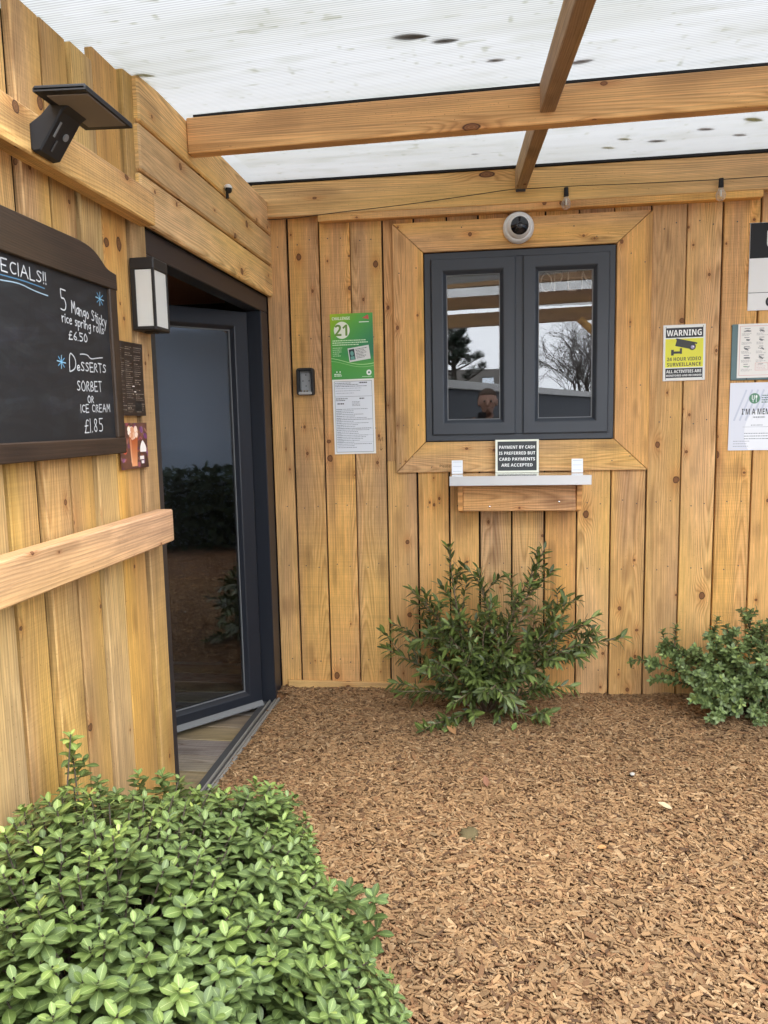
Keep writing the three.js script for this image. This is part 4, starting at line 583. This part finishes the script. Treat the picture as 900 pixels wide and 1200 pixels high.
{ // leggy shrub under the shelf
  const b = thing('narrow_leaf_shrub', 'leggy dark green shrub with narrow leaves below the serving shelf', 'shrub', [0, 0, 0]);
  const root = V(1.0, -0.02, 0.26), leaves = [], stems = [];
  const main = [[0.834, 0.755, 0.22], [1.259, 0.745, 0.24], [1.296, 0.66, 0.28], [0.545, 0.29, 0.28], [0.66, 0.555, 0.22], [1.60, 0.36, 0.28], [1.49, 0.45, 0.25], [1.174, 0.47, 0.3], [0.966, 0.65, 0.2], [1.023, 0.53, 0.32], [1.305, 0.45, 0.3], [1.362, 0.30, 0.34], [0.62, 0.13, 0.4], [0.80, 0.02, 0.48], [1.25, 0.03, 0.42], [1.455, 0.29, 0.26], [0.75, 0.38, 0.36], [0.88, 0.48, 0.36], [0.72, 0.22, 0.42], [0.90, 0.30, 0.45], [1.08, 0.34, 0.45], [1.18, 0.24, 0.45], [1.0, 0.16, 0.5], [0.86, 0.12, 0.5], [1.12, 0.12, 0.48], [1.30, 0.16, 0.4], [0.80, 0.58, 0.25], [1.05, 0.42, 0.2], [0.70, 0.42, 0.18], [1.42, 0.38, 0.2], [0.60, 0.36, 0.22], [1.36, 0.52, 0.2]];
  const twigs = [];
  for (const [x, y, z] of main) {
    const tip = V(x, y, z), side = V(rr(-0.06, 0.06), rr(0.04, 0.12), rr(-0.02, 0.05)), mid = root.clone().lerp(tip, 0.5).add(side), c = new THREE.CatmullRomCurve3([root, mid, tip]); twigs.push([c, 0.34, 1, 0.0055]);
    const len = c.getLength(), nb = Math.round(2 + len * 6);
    for (let k = 0; k < nb; k++) { const t = rr(0.3, 0.92), p = c.getPointAt(t), d = c.getTangentAt(t).add(V(rr(-0.9, 0.9), rr(-0.5, 0.8), rr(-0.5, 0.9))).normalize(), l = rr(0.07, 0.16); const e = p.clone().addScaledVector(d, l).add(V(0, rr(-0.02, 0.03), 0)); e.z = Math.max(0.07, e.z); e.y = Math.max(0.015, e.y); twigs.push([new THREE.CatmullRomCurve3([p, p.clone().lerp(e, 0.5).add(V(0, 0.012, 0)), e]), 0.15, 1, 0.0025]); }
  }
  for (const [c, from, to, r] of twigs) {
    stems.push(taper(c.getPoints(4), r, r * 0.35, 6, 5)); const len = c.getLength(), n = Math.round(len * (to - from) / 0.0095) + 4;
    for (let k = 0; k < n; k++) {
      const t = Math.min(1, from + (to - from) * (k + rnd() * 0.6) / n), p = c.getPointAt(t), y = c.getTangentAt(t), f = frameTo(y, k * GA), r_ = V(1, 0, 0).transformDirection(f), el = 0.55 + 0.5 * t + rr(-0.25, 0.2), d = r_.clone().multiplyScalar(Math.cos(el)).addScaledVector(y, Math.sin(el)).add(V(0, rr(-0.55, 0.1), rr(0, 0.2))).normalize(), s = rr(0.036, 0.060) * (0.8 + 0.3 * t);
      if (p.z + d.z * s < 0.03) continue; if (p.y + d.y * s < -0.005) d.y = Math.abs(d.y);
      leaves.push({ m: leafMatrix(p, d, y.clone().multiplyScalar(1).add(V(0, 0.7, 0.3)).normalize(), s, rr(0.9, 1.15)), s, c: Math.min(0.999, Math.max(0, 0.30 + 0.25 * (t - 0.5) + rr(-0.28, 0.34))), outer: 0.4 + p.z });
    }
  }
  const cols = [['#40502c', '#4f6034', '#7a8a58'], ['#50632f', '#62773c', '#8b9c64'], ['#647c3a', '#788f48', '#a2b272'], ['#839a4c', '#95aa5c', '#bac786']], mats = cols.map((c) => leafMat(leafTex(c[0], c[1], c[2], 0.08), [0.95, 0.86, 0.84], 0.46, 0.16));
  addFoliage(b, leaves, leafGeo(0.30, 1.0, 0.22, 0.16), mats);
  part(b, 'stems', merged(stems), twig);
}
{ // round leaved shrub at the right
  const b = thing('round_leaf_shrub', 'low shrub with small round grey green leaves at the right edge', 'shrub', [0, 0, 0]);
  const root = V(2.14, -0.02, 0.22), leaves = [], stems = [];
  const tips = [[2.144, 0.475, 0.22], [1.71, 0.25, 0.24], [1.76, 0.30, 0.22], [1.79, 0.33, 0.22], [1.97, 0.37, 0.22], [2.199, 0.41, 0.24], [2.08, 0.27, 0.34], [1.95, 0.04, 0.38], [2.16, 0.04, 0.36], [2.01, 0.14, 0.36], [1.88, 0.30, 0.28], [1.84, 0.22, 0.34], [1.76, 0.18, 0.28], [1.92, 0.20, 0.38], [2.05, 0.40, 0.2], [2.25, 0.46, 0.22], [2.3, 0.34, 0.3], [2.12, 0.18, 0.38], [1.90, 0.12, 0.36], [2.24, 0.22, 0.4], [2.4, 0.4, 0.25], [2.45, 0.25, 0.3], [2.02, 0.32, 0.3], [1.98, 0.26, 0.2], [2.32, 0.12, 0.36], [2.18, 0.33, 0.3]];
  for (const [x, y, z] of tips) {
    const tip = V(x, y, z), c = new THREE.CatmullRomCurve3([root, root.clone().lerp(tip, 0.55).add(V(0, rr(0.0, 0.05), 0)), tip]); stems.push(taper(c.getPoints(4), 0.004, 0.0016, 6, 5)); const tw = [[c, 0.5]];
    for (let k = 0; k < 9; k++) { const t = rr(0.35, 0.95), p = c.getPointAt(t), d = c.getTangentAt(t).add(V(rr(-1, 1), rr(-0.4, 0.8), rr(-0.6, 0.9))).normalize(), e = p.clone().addScaledVector(d, rr(0.05, 0.11)); e.z = Math.max(0.06, e.z); e.y = Math.max(0.02, e.y); const q = new THREE.CatmullRomCurve3([p, p.clone().lerp(e, 0.5).add(V(0, 0.008, 0)), e]); stems.push(taper(q.getPoints(3), 0.002, 0.001, 4, 4)); tw.push([q, 0.2]); }
    for (const [q, f0] of tw) { const n = Math.round(q.getLength() * (1 - f0) / 0.0085) + 3; for (let k = 0; k < n; k++) { const t = f0 + (1 - f0) * k / n, p = q.getPointAt(t), y = q.getTangentAt(t), r_ = V(1, 0, 0).transformDirection(frameTo(y, k * GA)), d = r_.multiplyScalar(0.85).addScaledVector(y, 0.5).normalize(), s = rr(0.022, 0.032); if (p.z + d.z * s < 0.03) continue; leaves.push({ m: leafMatrix(p, d, y.clone().add(V(0, 0.5, 0.5)), s), s, c: Math.min(0.999, Math.max(0, 0.35 + rr(-0.3, 0.35))), outer: 0.4 + p.z }); } rosette(leaves, q.getPointAt(1), q.getTangentAt(1).add(V(0, 0.6, 0.4)).normalize(), 6, 0.029, 0.35 + rr(-0.2, 0.3), 0.5 + q.getPointAt(1).z); }
  }
  const cols = [['#4a5b3c', '#586b46', '#7b8d65'], ['#5b6e48', '#6b7f53', '#8fa077'], ['#71865a', '#829768', '#a5b48a'], ['#869b5a', '#9bb06c', '#bccb94']], mats = cols.map((c) => leafMat(leafTex(c[0], c[1], c[2], 0.1), [1.0, 0.97, 0.72], 0.5, 0.16));
  addFoliage(b, leaves, leafGeo(0.56, 0.85, 0.2, 0.1), mats);
  part(b, 'stems', merged(stems), stemMat);
}
{ // litter on the bark
  const lf = leafGeo(0.5, 0.85, 0.5, -0.25);
  const put = (name, label, cat, g, m, x, z, s, ry, dy = 0.012) => { const o = new THREE.Mesh(g, m); o.name = numbered(name); o.position.set(x, gh(x, z) + dy, z); o.rotation.set(-Math.PI / 2 + 0.25, 0, ry); o.scale.setScalar(s); o.castShadow = o.receiveShadow = true; scene.add(o); info(o, label, cat); };
  put('dead_leaf', 'rust brown dead leaf on the bark left of the dark shrub foot', 'leaf', lf, std(0.33, 0.17, 0.07, 0.8), 0.87, 0.56, 0.065, 0.6);
  put('dead_leaf', 'small light green leaf on the bark in front of the shrub', 'leaf', lf, std(0.16, 0.24, 0.06, 0.7), 1.11, 0.50, 0.045, -0.4);
  put('dead_leaf', 'curled cream coloured dry leaf on the open bark at right', 'leaf', lf, std(0.50, 0.40, 0.25, 0.7), 1.61, 1.12, 0.045, 1.2, 0.016);
  put('dead_leaf', 'orange brown leaf scrap on the open bark', 'leaf', lf, std(0.48, 0.24, 0.09, 0.8), 1.36, 1.36, 0.035, 2.1);
  put('dead_leaf', 'reddish dead leaf on the bark in front of the wall', 'leaf', lf, std(0.24, 0.11, 0.06, 0.8), 1.0, 1.01, 0.045, 0.2);
  const pe = new THREE.SphereGeometry(0.5, 14, 10).scale(1, 0.8, 0.6); put('pebble', 'small white pebble on the bark', 'pebble', pe, std(0.46, 0.44, 0.40, 0.6), 1.53, 0.87, 0.019, 0.4, 0.01);
  const mo = new THREE.SphereGeometry(0.5, 16, 12), p = mo.attributes.position; for (let i = 0; i < p.count; i++) { const k = 0.8 + 0.5 * noise(p.getX(i) * 9 + 4, p.getY(i) * 9 + p.getZ(i) * 5); p.setXYZ(i, p.getX(i) * k, p.getY(i) * k * 0.9, p.getZ(i) * k * 0.5); } mo.computeVertexNormals(); put('moss_clump', 'dark olive moss clump lying on the bark', 'moss', mo, std(0.13, 0.10, 0.045, 0.95), 0.94, 1.33, 0.055, 0.4, 0.006);
}

// ---------------------------------------------------------------- the yard behind the camera, seen in the glass
{
  const SHW = woodMat(0.62, 0.60, 0.72, 0.8, 1); const y = thing('yard_shelter', 'open timber shelter with three long beams and pale sheet roof over the yard', 'shelter');
  for (const [z, yb, h, tl] of [[4.5, 2.66, 0.16, 0.02], [6.0, 2.65, 0.15, 0.02], [8.0, 2.67, 0.20, 0.02]]) timber(y, 'beam', V(-1.4, yb + h / 2 - 0.03, z), V(4.6, yb + h / 2 + 0.11, z), h, 0.05, V(0, 0, 1), SHW);
  const m = std(0.62, 0.62, 0.61, 0.93, { transmission: 1, thickness: 0, ior: 1.3 }); part(y, 'roof_sheet', new THREE.PlaneGeometry(6.2, 3.9).rotateX(-Math.PI / 2).translate(1.6, 2.98, 6.2), m);
  for (const x of [-1.3, 3.25]) { for (const z of [4.45, 7.95]) timber(y, 'post', V(x, -0.1, z - 0.05), V(x, 2.64, z - 0.05), 0.1, 0.1, V(0, 0, 1), BEAM); timber(y, 'brace', V(x + (x < 0 ? 0.05 : -0.05), 2.0, 7.9), V(x + (x < 0 ? 0.75 : -0.85), 2.74, 7.9), 0.1, 0.05, V(0, 0, 1), BEAM2); }
}
{
  const sc = thing('side_screen', 'grey blue smooth panel screen standing along the right side of the yard', 'screen', [0, 0, 0]);
  for (let k = 0; k < 2; k++) part(sc, 'screen_panel', span(4.66, 4.69, -0.05, 2.55, -0.1 + k * 2.5, 2.396 + k * 2.5, 0.004), std(0.46, 0.57, 0.74, 0.6));
  for (const z of [0.1, 2.4, 4.8]) part(sc, 'screen_post', span(4.69, 4.77, -0.1, 2.3, z - 0.04, z + 0.04), std(0.16, 0.17, 0.19, 0.7));
  const hd = thing('low_hedge', 'dark low hedge growing along the right side screen', 'hedge', [0, 0, 0]), lf = leafGeo(0.6, 0.85, 0.2, 0.1), n = 9000, im = new THREE.InstancedMesh(lf, leafMat(leafTex('#2c3a26', '#364a2c', '#5a6a46', 0.1), [0.8, 0.9, 0.8], 0.6, 0.15), n);
  for (let i = 0; i < n; i++) { const p = V(rr(4.15, 4.63), rr(0.02, 0.86), rr(-0.05, 4.7)); im.setMatrixAt(i, leafMatrix(p, V(rr(-1, 0.3), rr(-0.3, 1), rr(-1, 1)), V(rr(-1, 0.2), 1, rr(-0.5, 0.5)), rr(0.05, 0.09))); } im.name = 'foliage'; im.userData.kind = 'stuff'; hd.add(im);
  part(hd, 'stems', merged([0.4, 1.1, 1.8, 2.5, 3.2, 3.9, 4.5].map((z) => taper([V(4.42, -0.05, z), V(4.40, 0.35, z + 0.03), V(4.43, 0.7, z)], 0.02, 0.008, 5, 6))), stemMat);
}
{
  const a = V(-1.1, 0, 4.2), b = V(6.4, 0, 21.5), len = a.distanceTo(b), w = thing('yard_wall', 'long dark slate blue shed wall with pale flat roof edge', 'wall', [a.x, 0, a.z]); w.rotation.y = -Math.atan2(b.z - a.z, b.x - a.x);
  const dk = std(0.035, 0.042, 0.055, 0.7); part(w, 'backing', span(0, len, -0.1, 1.78, -0.12, -0.02), dk); for (let x = 0; x < len; x += 0.6) part(w, 'panel', span(x + 0.01, x + 0.59, -0.09, 1.77, -0.02, 0.0, 0.006), dk); part(w, 'coping', span(-0.1, len + 0.1, 1.78, 1.90, -0.2, 0.05, 0.006), std(0.42, 0.42, 0.42, 0.6));
}
{
  const h = thing('bungalow', 'long low bungalow with brown tiled roof and one skylight', 'house', [-7, 0, 40]);
  const wl = part(h, 'wall', span(-8, 8.9, -0.1, 2.75, 0, 7), std(0.35, 0.3, 0.25, 0.8)), rm = std(0.085, 0.075, 0.065, 0.85);
  for (const x of [-5, -1, 3, 6.5]) { const wi = part(wl, 'window', span(x - 0.7, x + 0.7, 0.9, 2.1, -0.03, 0.03), M.white); part(wi, 'pane', span(x - 0.62, x + 0.62, 0.98, 2.02, -0.035, -0.031, 0.0005), std(0.03, 0.035, 0.04, 0.1)); }
  const sl = Math.hypot(3.9, 1.75), an = Math.atan2(1.75, 3.9);
  for (const s of [0, 1]) { const r = part(h, 'roof', box(17.8, 0.08, sl, 0, 0, 0), rm); r.position.set(0.45, 3.45, s ? 5.4 : 1.6); r.rotation.x = s ? an : -an; if (!s) for (let k = 0; k < 16; k++) part(r, 'tile_course', box(17.8, 0.03, 0.28, 0, 0.05 , -sl / 2 + 0.15 + k * 0.265, 0.008), rm); if (!s) { part(r, 'skylight', merged([box(0.78, 0.08, 0.05, 7.9, 0.11, -0.62), box(0.78, 0.08, 0.05, 7.9, 0.11, 0.62), box(0.06, 0.08, 1.19, 7.54, 0.11, 0), box(0.06, 0.08, 1.19, 8.26, 0.11, 0)]), M.darkgrey); part(r, 'skylight_pane', box(0.66, 0.03, 1.19, 7.9, 0.10, 0, 0.001), std(0.5, 0.55, 0.6, 0.05, { metalness: 0.9 })); } }
  part(h, 'chimney', span(-4, -3.3, 4.0, 5.2, 3.1, 3.9), std(0.3, 0.16, 0.1, 0.85));
  for (const x of [-8, 8.86]) part(h, 'gable', extrude([[0, 2.75], [7, 2.75], [3.5, 4.3]], 0.04, 0).rotateY(-Math.PI / 2).translate(x + 0.04, 0, 0), std(0.35, 0.3, 0.25, 0.8));
}
function limb(p, d, len, r, depth, out, droop, tips) {
  const e = p.clone().addScaledVector(d, len), m = p.clone().lerp(e, 0.5).add(V(rr(-1, 1), rr(-0.4, 1), rr(-1, 1)).multiplyScalar(len * 0.09)); out.push(taper([p, m, e], r, r * 0.62, 4, depth > 2 ? 7 : 4)); if (!depth) { if (tips) tips.push(e); return; }
  const n = depth > 3 ? 4 : 3; for (let k = 0; k < n; k++) { const q = V(rr(-1, 1), rr(-0.5, 1) - droop * (4 - depth) * 0.22, rr(-1, 1)).normalize(); limb(k ? p.clone().lerp(e, rr(0.5, 0.95)) : e, d.clone().multiplyScalar(0.9).add(q.multiplyScalar(0.75)).normalize(), len * rr(0.62, 0.8), r * 0.6, depth - 1, out, droop, tips); }
}
{
  const t = thing('bare_tree', 'tall bare winter tree with fine drooping twigs behind the car', 'tree', [4.2, -0.1, 22]), tr = [], cr = [];
  limb(V(0, 0, 0), V(0.03, 1, 0).normalize(), 1.9, 0.09, 0, tr, 0); for (let k = 0; k < 6; k++) limb(V(0, 0.9 + k * 0.2, 0), V(rr(-0.6, 0.6), 1, rr(-0.6, 0.6)).normalize(), 1.15, 0.036, 5, cr, 0.5);
  part(t, 'trunk', merged(tr), std(0.06, 0.05, 0.045, 0.9)); part(t, 'crown', merged(cr), std(0.07, 0.058, 0.05, 0.9));
  const sh = thing('yard_thicket', 'brown leafless thicket of twigs beneath the bare tree', 'thicket', [0, 0, 0]), tw = []; for (let i = 0; i < 26; i++) limb(V(rr(2.2, 7.5), -0.1, rr(19, 23)), V(rr(-0.3, 0.3), 1, rr(-0.3, 0.3)).normalize(), rr(0.7, 1.0), 0.03, 3, tw, 0.1); part(sh, 'twigs', merged(tw), std(0.075, 0.065, 0.05, 0.9));
}
{
  const t = thing('pine_tree', 'dark green pine tree with upright needled shoots by the bungalow', 'tree', [0.30, -0.1, 15]), tr = [], tips = []; t.scale.setScalar(1.08); tr.push(taper([V(0, 0, 0), V(0.03, 1.5, 0), V(0, 3.2, 0)], 0.14, 0.03, 8, 8));
  for (let k = 0; k < 34; k++) { const y = rr(0.7, 3.0), a = k * GA, l = (3.5 - y) * 0.38 + 0.25, d = V(Math.cos(a), 0.45, Math.sin(a)).normalize(); tr.push(taper([V(0, y, 0), V(0, y, 0).addScaledVector(d, l * 0.6), V(0, y + 0.1 * l, 0).addScaledVector(d, l)], 0.025, 0.01, 5, 5)); for (let q = 0; q < 12; q++) tips.push(V(0, y, 0).addScaledVector(d, l * rr(0.35, 1.05)).add(V(rr(-0.1, 0.1), rr(0, 0.16), rr(-0.1, 0.1)))); }
  for (let q = 0; q < 10; q++) tips.push(V(rr(-0.1, 0.1), rr(2.9, 3.4), rr(-0.1, 0.1)));
  part(t, 'trunk', merged(tr), std(0.05, 0.04, 0.03, 0.9)); const im = new THREE.InstancedMesh(leafGeo(0.10, 1, 0.2, 0.05), leafMat(leafTex('#1c2a1c', '#243524', '#34462f', 0), [0.7, 0.85, 0.75], 0.6, 0.1), tips.length * 26); let n = 0;
  for (const p of tips) for (let k = 0; k < 26; k++) { const d = V(rr(-1, 1), rr(-0.2, 1.3), rr(-1, 1)).normalize(); im.setMatrixAt(n++, leafMatrix(p, d, V(d.y, -d.x, d.z + 0.3), rr(0.10, 0.19))); } im.name = 'crown'; im.userData.kind = 'stuff'; t.add(im);
}
{
  const c = thing('parked_car', 'white parked car standing in front of the dark shed wall', 'car', [4.1, -0.09, 9.9]), paint = std(0.72, 0.73, 0.74, 0.25, { clearcoat: 1 }), gl = std(0.02, 0.025, 0.03, 0.05), P = (pts) => pts;
  c.scale.setScalar(1.09);
  part(c, 'body', extrude(P([[-2.1, 0.32], [-2.12, 0.7], [-1.95, 0.86], [-1.05, 0.95], [1.5, 0.98], [2.0, 0.92], [2.1, 0.6], [2.05, 0.32]]), 1.74, 0.05).translate(0, 0, -0.87), paint);
  part(c, 'roof', extrude(P([[-0.42, 1.40], [-0.2, 1.45], [0.6, 1.47], [1.3, 1.42], [1.42, 1.37], [-0.35, 1.36]]), 1.42, 0.03).translate(0, 0, -0.71), paint); part(c, 'window_glass', extrude(P([[-1.1, 0.94], [-0.36, 1.37], [1.4, 1.38], [1.85, 0.96]]), 1.5, 0.05).translate(0, 0, -0.75), gl);
  part(c, 'roof_rail', merged([-0.62, 0.62].map((z) => span(-0.2, 1.2, 1.475, 1.50, z - 0.015, z + 0.015, 0.006))), M.alu);
  for (const x of [-1.35, 1.35]) for (const z of [-0.8, 0.8]) { const w = part(c, 'wheel', new THREE.CylinderGeometry(0.32, 0.32, 0.2, 28).rotateX(Math.PI / 2), M.black); w.position.set(x, 0.32, z); part(w, 'rim', new THREE.CylinderGeometry(0.2, 0.2, 0.21, 20).rotateX(Math.PI / 2), M.alu); }
  for (const z of [-0.62, 0.62]) { part(c, 'headlight', new RoundedBoxGeometry(0.06, 0.14, 0.34, 2, 0.02).translate(-2.09, 0.72, z), M.alu); part(c, 'tail_light', new RoundedBoxGeometry(0.06, 0.16, 0.26, 2, 0.02).translate(2.06, 0.76, z), std(0.3, 0.02, 0.02, 0.3)); }
}
// ---------------------------------------------------------------- the photographer, seen in the left pane
function field(lo, size, res, bones, k, extra) {
  const mc = new MarchingCubes(res, M.white, false, false, 300000), f = mc.field, q = V(), ab = V(), ap = V();
  const bb = bones.map(([a, b, ra, rb, kk]) => ({ a, b, ra, rb, d: b.clone().sub(a), l: Math.max(1e-6, b.distanceToSquared(a)), k: kk ?? k }));
  for (let z = 0; z < res; z++) for (let y = 0; y < res; y++) for (let x = 0; x < res; x++) {
    q.set(lo.x + x / res * size, lo.y + y / res * size, lo.z + z / res * size); let d = 9;
    for (const o of bb) { ap.copy(q).sub(o.a); const t = Math.max(0, Math.min(1, ap.dot(o.d) / o.l)); const e = ap.addScaledVector(o.d, -t).length() - (o.ra + (o.rb - o.ra) * t), h = Math.max(0, o.k - Math.abs(d - e)) / o.k; d = Math.min(d, e) - h * h * o.k * 0.25; }
    if (extra) d = extra(q, d); f[x + y * res + z * res * res] = -d;
  }
  mc.isolation = 0; mc.update(); const n = mc.count, pos = new Float32Array(mc.positionArray.slice(0, n * 3)), nor = new Float32Array(mc.normalArray.slice(0, n * 3));
  for (let i = 0; i < n; i++) for (const [c, l] of [[0, lo.x], [1, lo.y], [2, lo.z]]) pos[i * 3 + c] = l + (pos[i * 3 + c] + 1) / 2 * size;
  const g = new THREE.BufferGeometry(); g.setAttribute('position', new THREE.BufferAttribute(pos, 3)); g.setAttribute('normal', new THREE.BufferAttribute(nor, 3)); g.setAttribute('uv', new THREE.BufferAttribute(new Float32Array(n * 2), 2)); return g;
}
{
  const X = 1.045, Z = 4.02, gy = -0.09, p = thing('person', 'person in dark jacket with short brown hair holding up a phone', 'person', [0, 0, 0]), skin = std(0.36, 0.20, 0.14, 0.6), jacket = std(0.028, 0.032, 0.04, 0.85), trou = std(0.04, 0.045, 0.06, 0.85), hair = std(0.075, 0.045, 0.028, 0.8);
  const hd = V(X, 1.49, Z), sh = [-1, 1].map((s) => V(X + s * 0.185, 1.27, Z + 0.03)), el = [-1, 1].map((s) => V(X + s * 0.23, 1.05, Z - 0.12)), wr = [-1, 1].map((s) => V(0.988 + s * 0.085, 1.235, 3.70));
  const limbs = (r) => [[V(X, 1.30, Z + 0.03), hd, 0.058 + r, 0.05 + r, 0.03], ...[0, 1].flatMap((i) => [[sh[i], el[i], 0.055 + r, 0.044 + r, 0.03], [el[i], wr[i], 0.042 + r, 0.028 + r, 0.02]])];
  const head = [[hd.clone().add(V(0, 0.03, 0.018)), hd.clone().add(V(0, 0.035, 0.022)), 0.090, 0.090, 0.03], [hd.clone().add(V(0, -0.03, -0.025)), hd.clone().add(V(0, -0.085, -0.045)), 0.062, 0.042, 0.05], [hd.clone().add(V(0, 0.01, -0.085)), hd.clone().add(V(0, -0.03, -0.108)), 0.010, 0.016, 0.012], ...[-1, 1].flatMap((s) => [[hd.clone().add(V(s * 0.086, 0.015, 0.02)), hd.clone().add(V(s * 0.088, -0.03, 0.012)), 0.014, 0.010, 0.01], [hd.clone().add(V(s * 0.014, -0.064, -0.082)), hd.clone().add(V(0, -0.066, -0.086)), 0.008, 0.010, 0.012]]), [V(X, 1.24, Z + 0.03), hd.clone().add(V(0, -0.06, 0)), 0.06, 0.052, 0.03]];
  const hands = [-1, 1].flatMap((s, i) => { const w = wr[i], pm = w.clone().add(V(-s * 0.012, 0.055, -0.012)), out = [[w, pm, 0.026, 0.030, 0.02]]; for (let k = 0; k < 4; k++) { const a = pm.clone().add(V(s * 0.006, -0.022 + k * 0.019, -0.018)), b = a.clone().add(V(s * 0.004, 0.006, -0.030)), c = b.clone().add(V(-s * (0.022 - Math.abs(k - 1.5) * 0.004), 0.004, -0.006)); out.push([a, b, 0.009, 0.008, 0.006], [b, c, 0.008, 0.007, 0.005]); } const th = pm.clone().add(V(-s * 0.018, 0.0, 0.012)); out.push([pm, th, 0.013, 0.010, 0.012], [th, th.clone().add(V(-s * 0.016, 0.026, 0.002)), 0.010, 0.008, 0.008]); return out; });
  const legs = [-1, 1].flatMap((s) => { const h = V(X + s * 0.09, 0.80, Z + 0.03), k = V(X + s * 0.10, 0.40, Z + 0.0), a = V(X + s * 0.11, 0.0, Z + 0.04); return [[h, k, 0.085, 0.058, 0.04], [k, a, 0.056, 0.042, 0.03]]; });
  const eyes = (q, d) => { for (const s of [-1, 1]) { const e = Math.hypot(q.x - (hd.x + s * 0.033), q.y - (hd.y + 0.008), q.z - (hd.z - 0.088)) - 0.0075; d = Math.max(d, -e); } return d; };
  const body = [...head, ...hands, ...limbs(0), [V(X, 1.2, Z + 0.03), V(X, 0.85, Z + 0.03), 0.12, 0.11, 0.06], ...legs];
  part(p, 'body', merged([field(V(X - 0.16, 1.32, Z - 0.18), 0.34, 76, head, 0.03, eyes), field(V(0.79, 1.0, 3.52), 0.40, 80, [...hands, ...limbs(0).slice(1)], 0.02), field(V(X - 0.9, -0.12, Z - 0.9), 1.8, 72, [...limbs(0).slice(1), [V(X, 1.2, Z + 0.03), V(X, 0.85, Z + 0.03), 0.11, 0.10, 0.06], ...legs], 0.04)]), skin);
  for (const s of [-1, 1]) part(p, 'eye', new THREE.SphereGeometry(0.0115, 14, 10).translate(hd.x + s * 0.033, hd.y + 0.008, hd.z - 0.079), std(0.05, 0.04, 0.035, 0.2));
  part(p, 'hair', field(V(X - 0.16, 1.36, Z - 0.16), 0.34, 70, [[hd.clone().add(V(0, 0.045, 0.030)), hd.clone().add(V(0, 0.05, 0.02)), 0.0925, 0.091, 0.02], [hd.clone().add(V(0, -0.02, 0.055)), hd.clone().add(V(0, 0.03, 0.05)), 0.075, 0.085, 0.03]], 0.02, (q, d) => Math.max(d, -(q.y - (hd.y + 0.062) + (hd.z - 0.01 - q.z) * -0.25 * (q.z < hd.z ? 1 : 0)) * (q.z < hd.z + 0.01 ? 1 : 0), (hd.y - 0.07) - q.y)), hair);
  part(p, 'jacket', field(V(X - 0.65, 0.5, Z - 0.68), 1.1, 90, [...limbs(0.014).slice(1).map(([a, b, r0, r1, k], i) => [a, i % 2 ? a.clone().lerp(b, 0.9) : b, r0, r1, k]), [sh[0], sh[1], 0.075, 0.075, 0.06], [V(X - 0.07, 1.2, Z + 0.03), V(X - 0.06, 0.8, Z + 0.03), 0.115, 0.105, 0.06], [V(X + 0.07, 1.2, Z + 0.03), V(X + 0.06, 0.8, Z + 0.03), 0.115, 0.105, 0.06]], 0.05), jacket);
  part(p, 'trousers', field(V(X - 0.5, -0.1, Z - 0.5), 1.0, 74, legs.map(([a, b, r0, r1, k]) => [a, b, r0 + 0.014, r1 + 0.018, k]), 0.05), trou);
  for (const s of [-1, 1]) part(p, 'shoe', field(V(X + s * 0.11 - 0.17, -0.12, Z - 0.25), 0.36, 40, [[V(X + s * 0.11, -0.045, Z + 0.07), V(X + s * 0.115, -0.055, Z - 0.13), 0.045, 0.036, 0.02]], 0.02, (q, d) => Math.max(d, -0.09 - q.y + 0.002)), M.black);
  const ph = thing('phone', 'dark phone held up in both hands of the person', 'phone', [0.988, 1.31, 3.632]); part(ph, 'phone_body', new RoundedBoxGeometry(0.074, 0.158, 0.009, 3, 0.004), M.black); part(ph, 'phone_screen', new THREE.PlaneGeometry(0.068, 0.148).translate(0, 0, 0.0052), std(0.02, 0.02, 0.025, 0.1));
}

scene.traverse((o) => { if (o.isMesh) { o.castShadow = true; o.receiveShadow = true; } });
renderer.render(scene, camera);
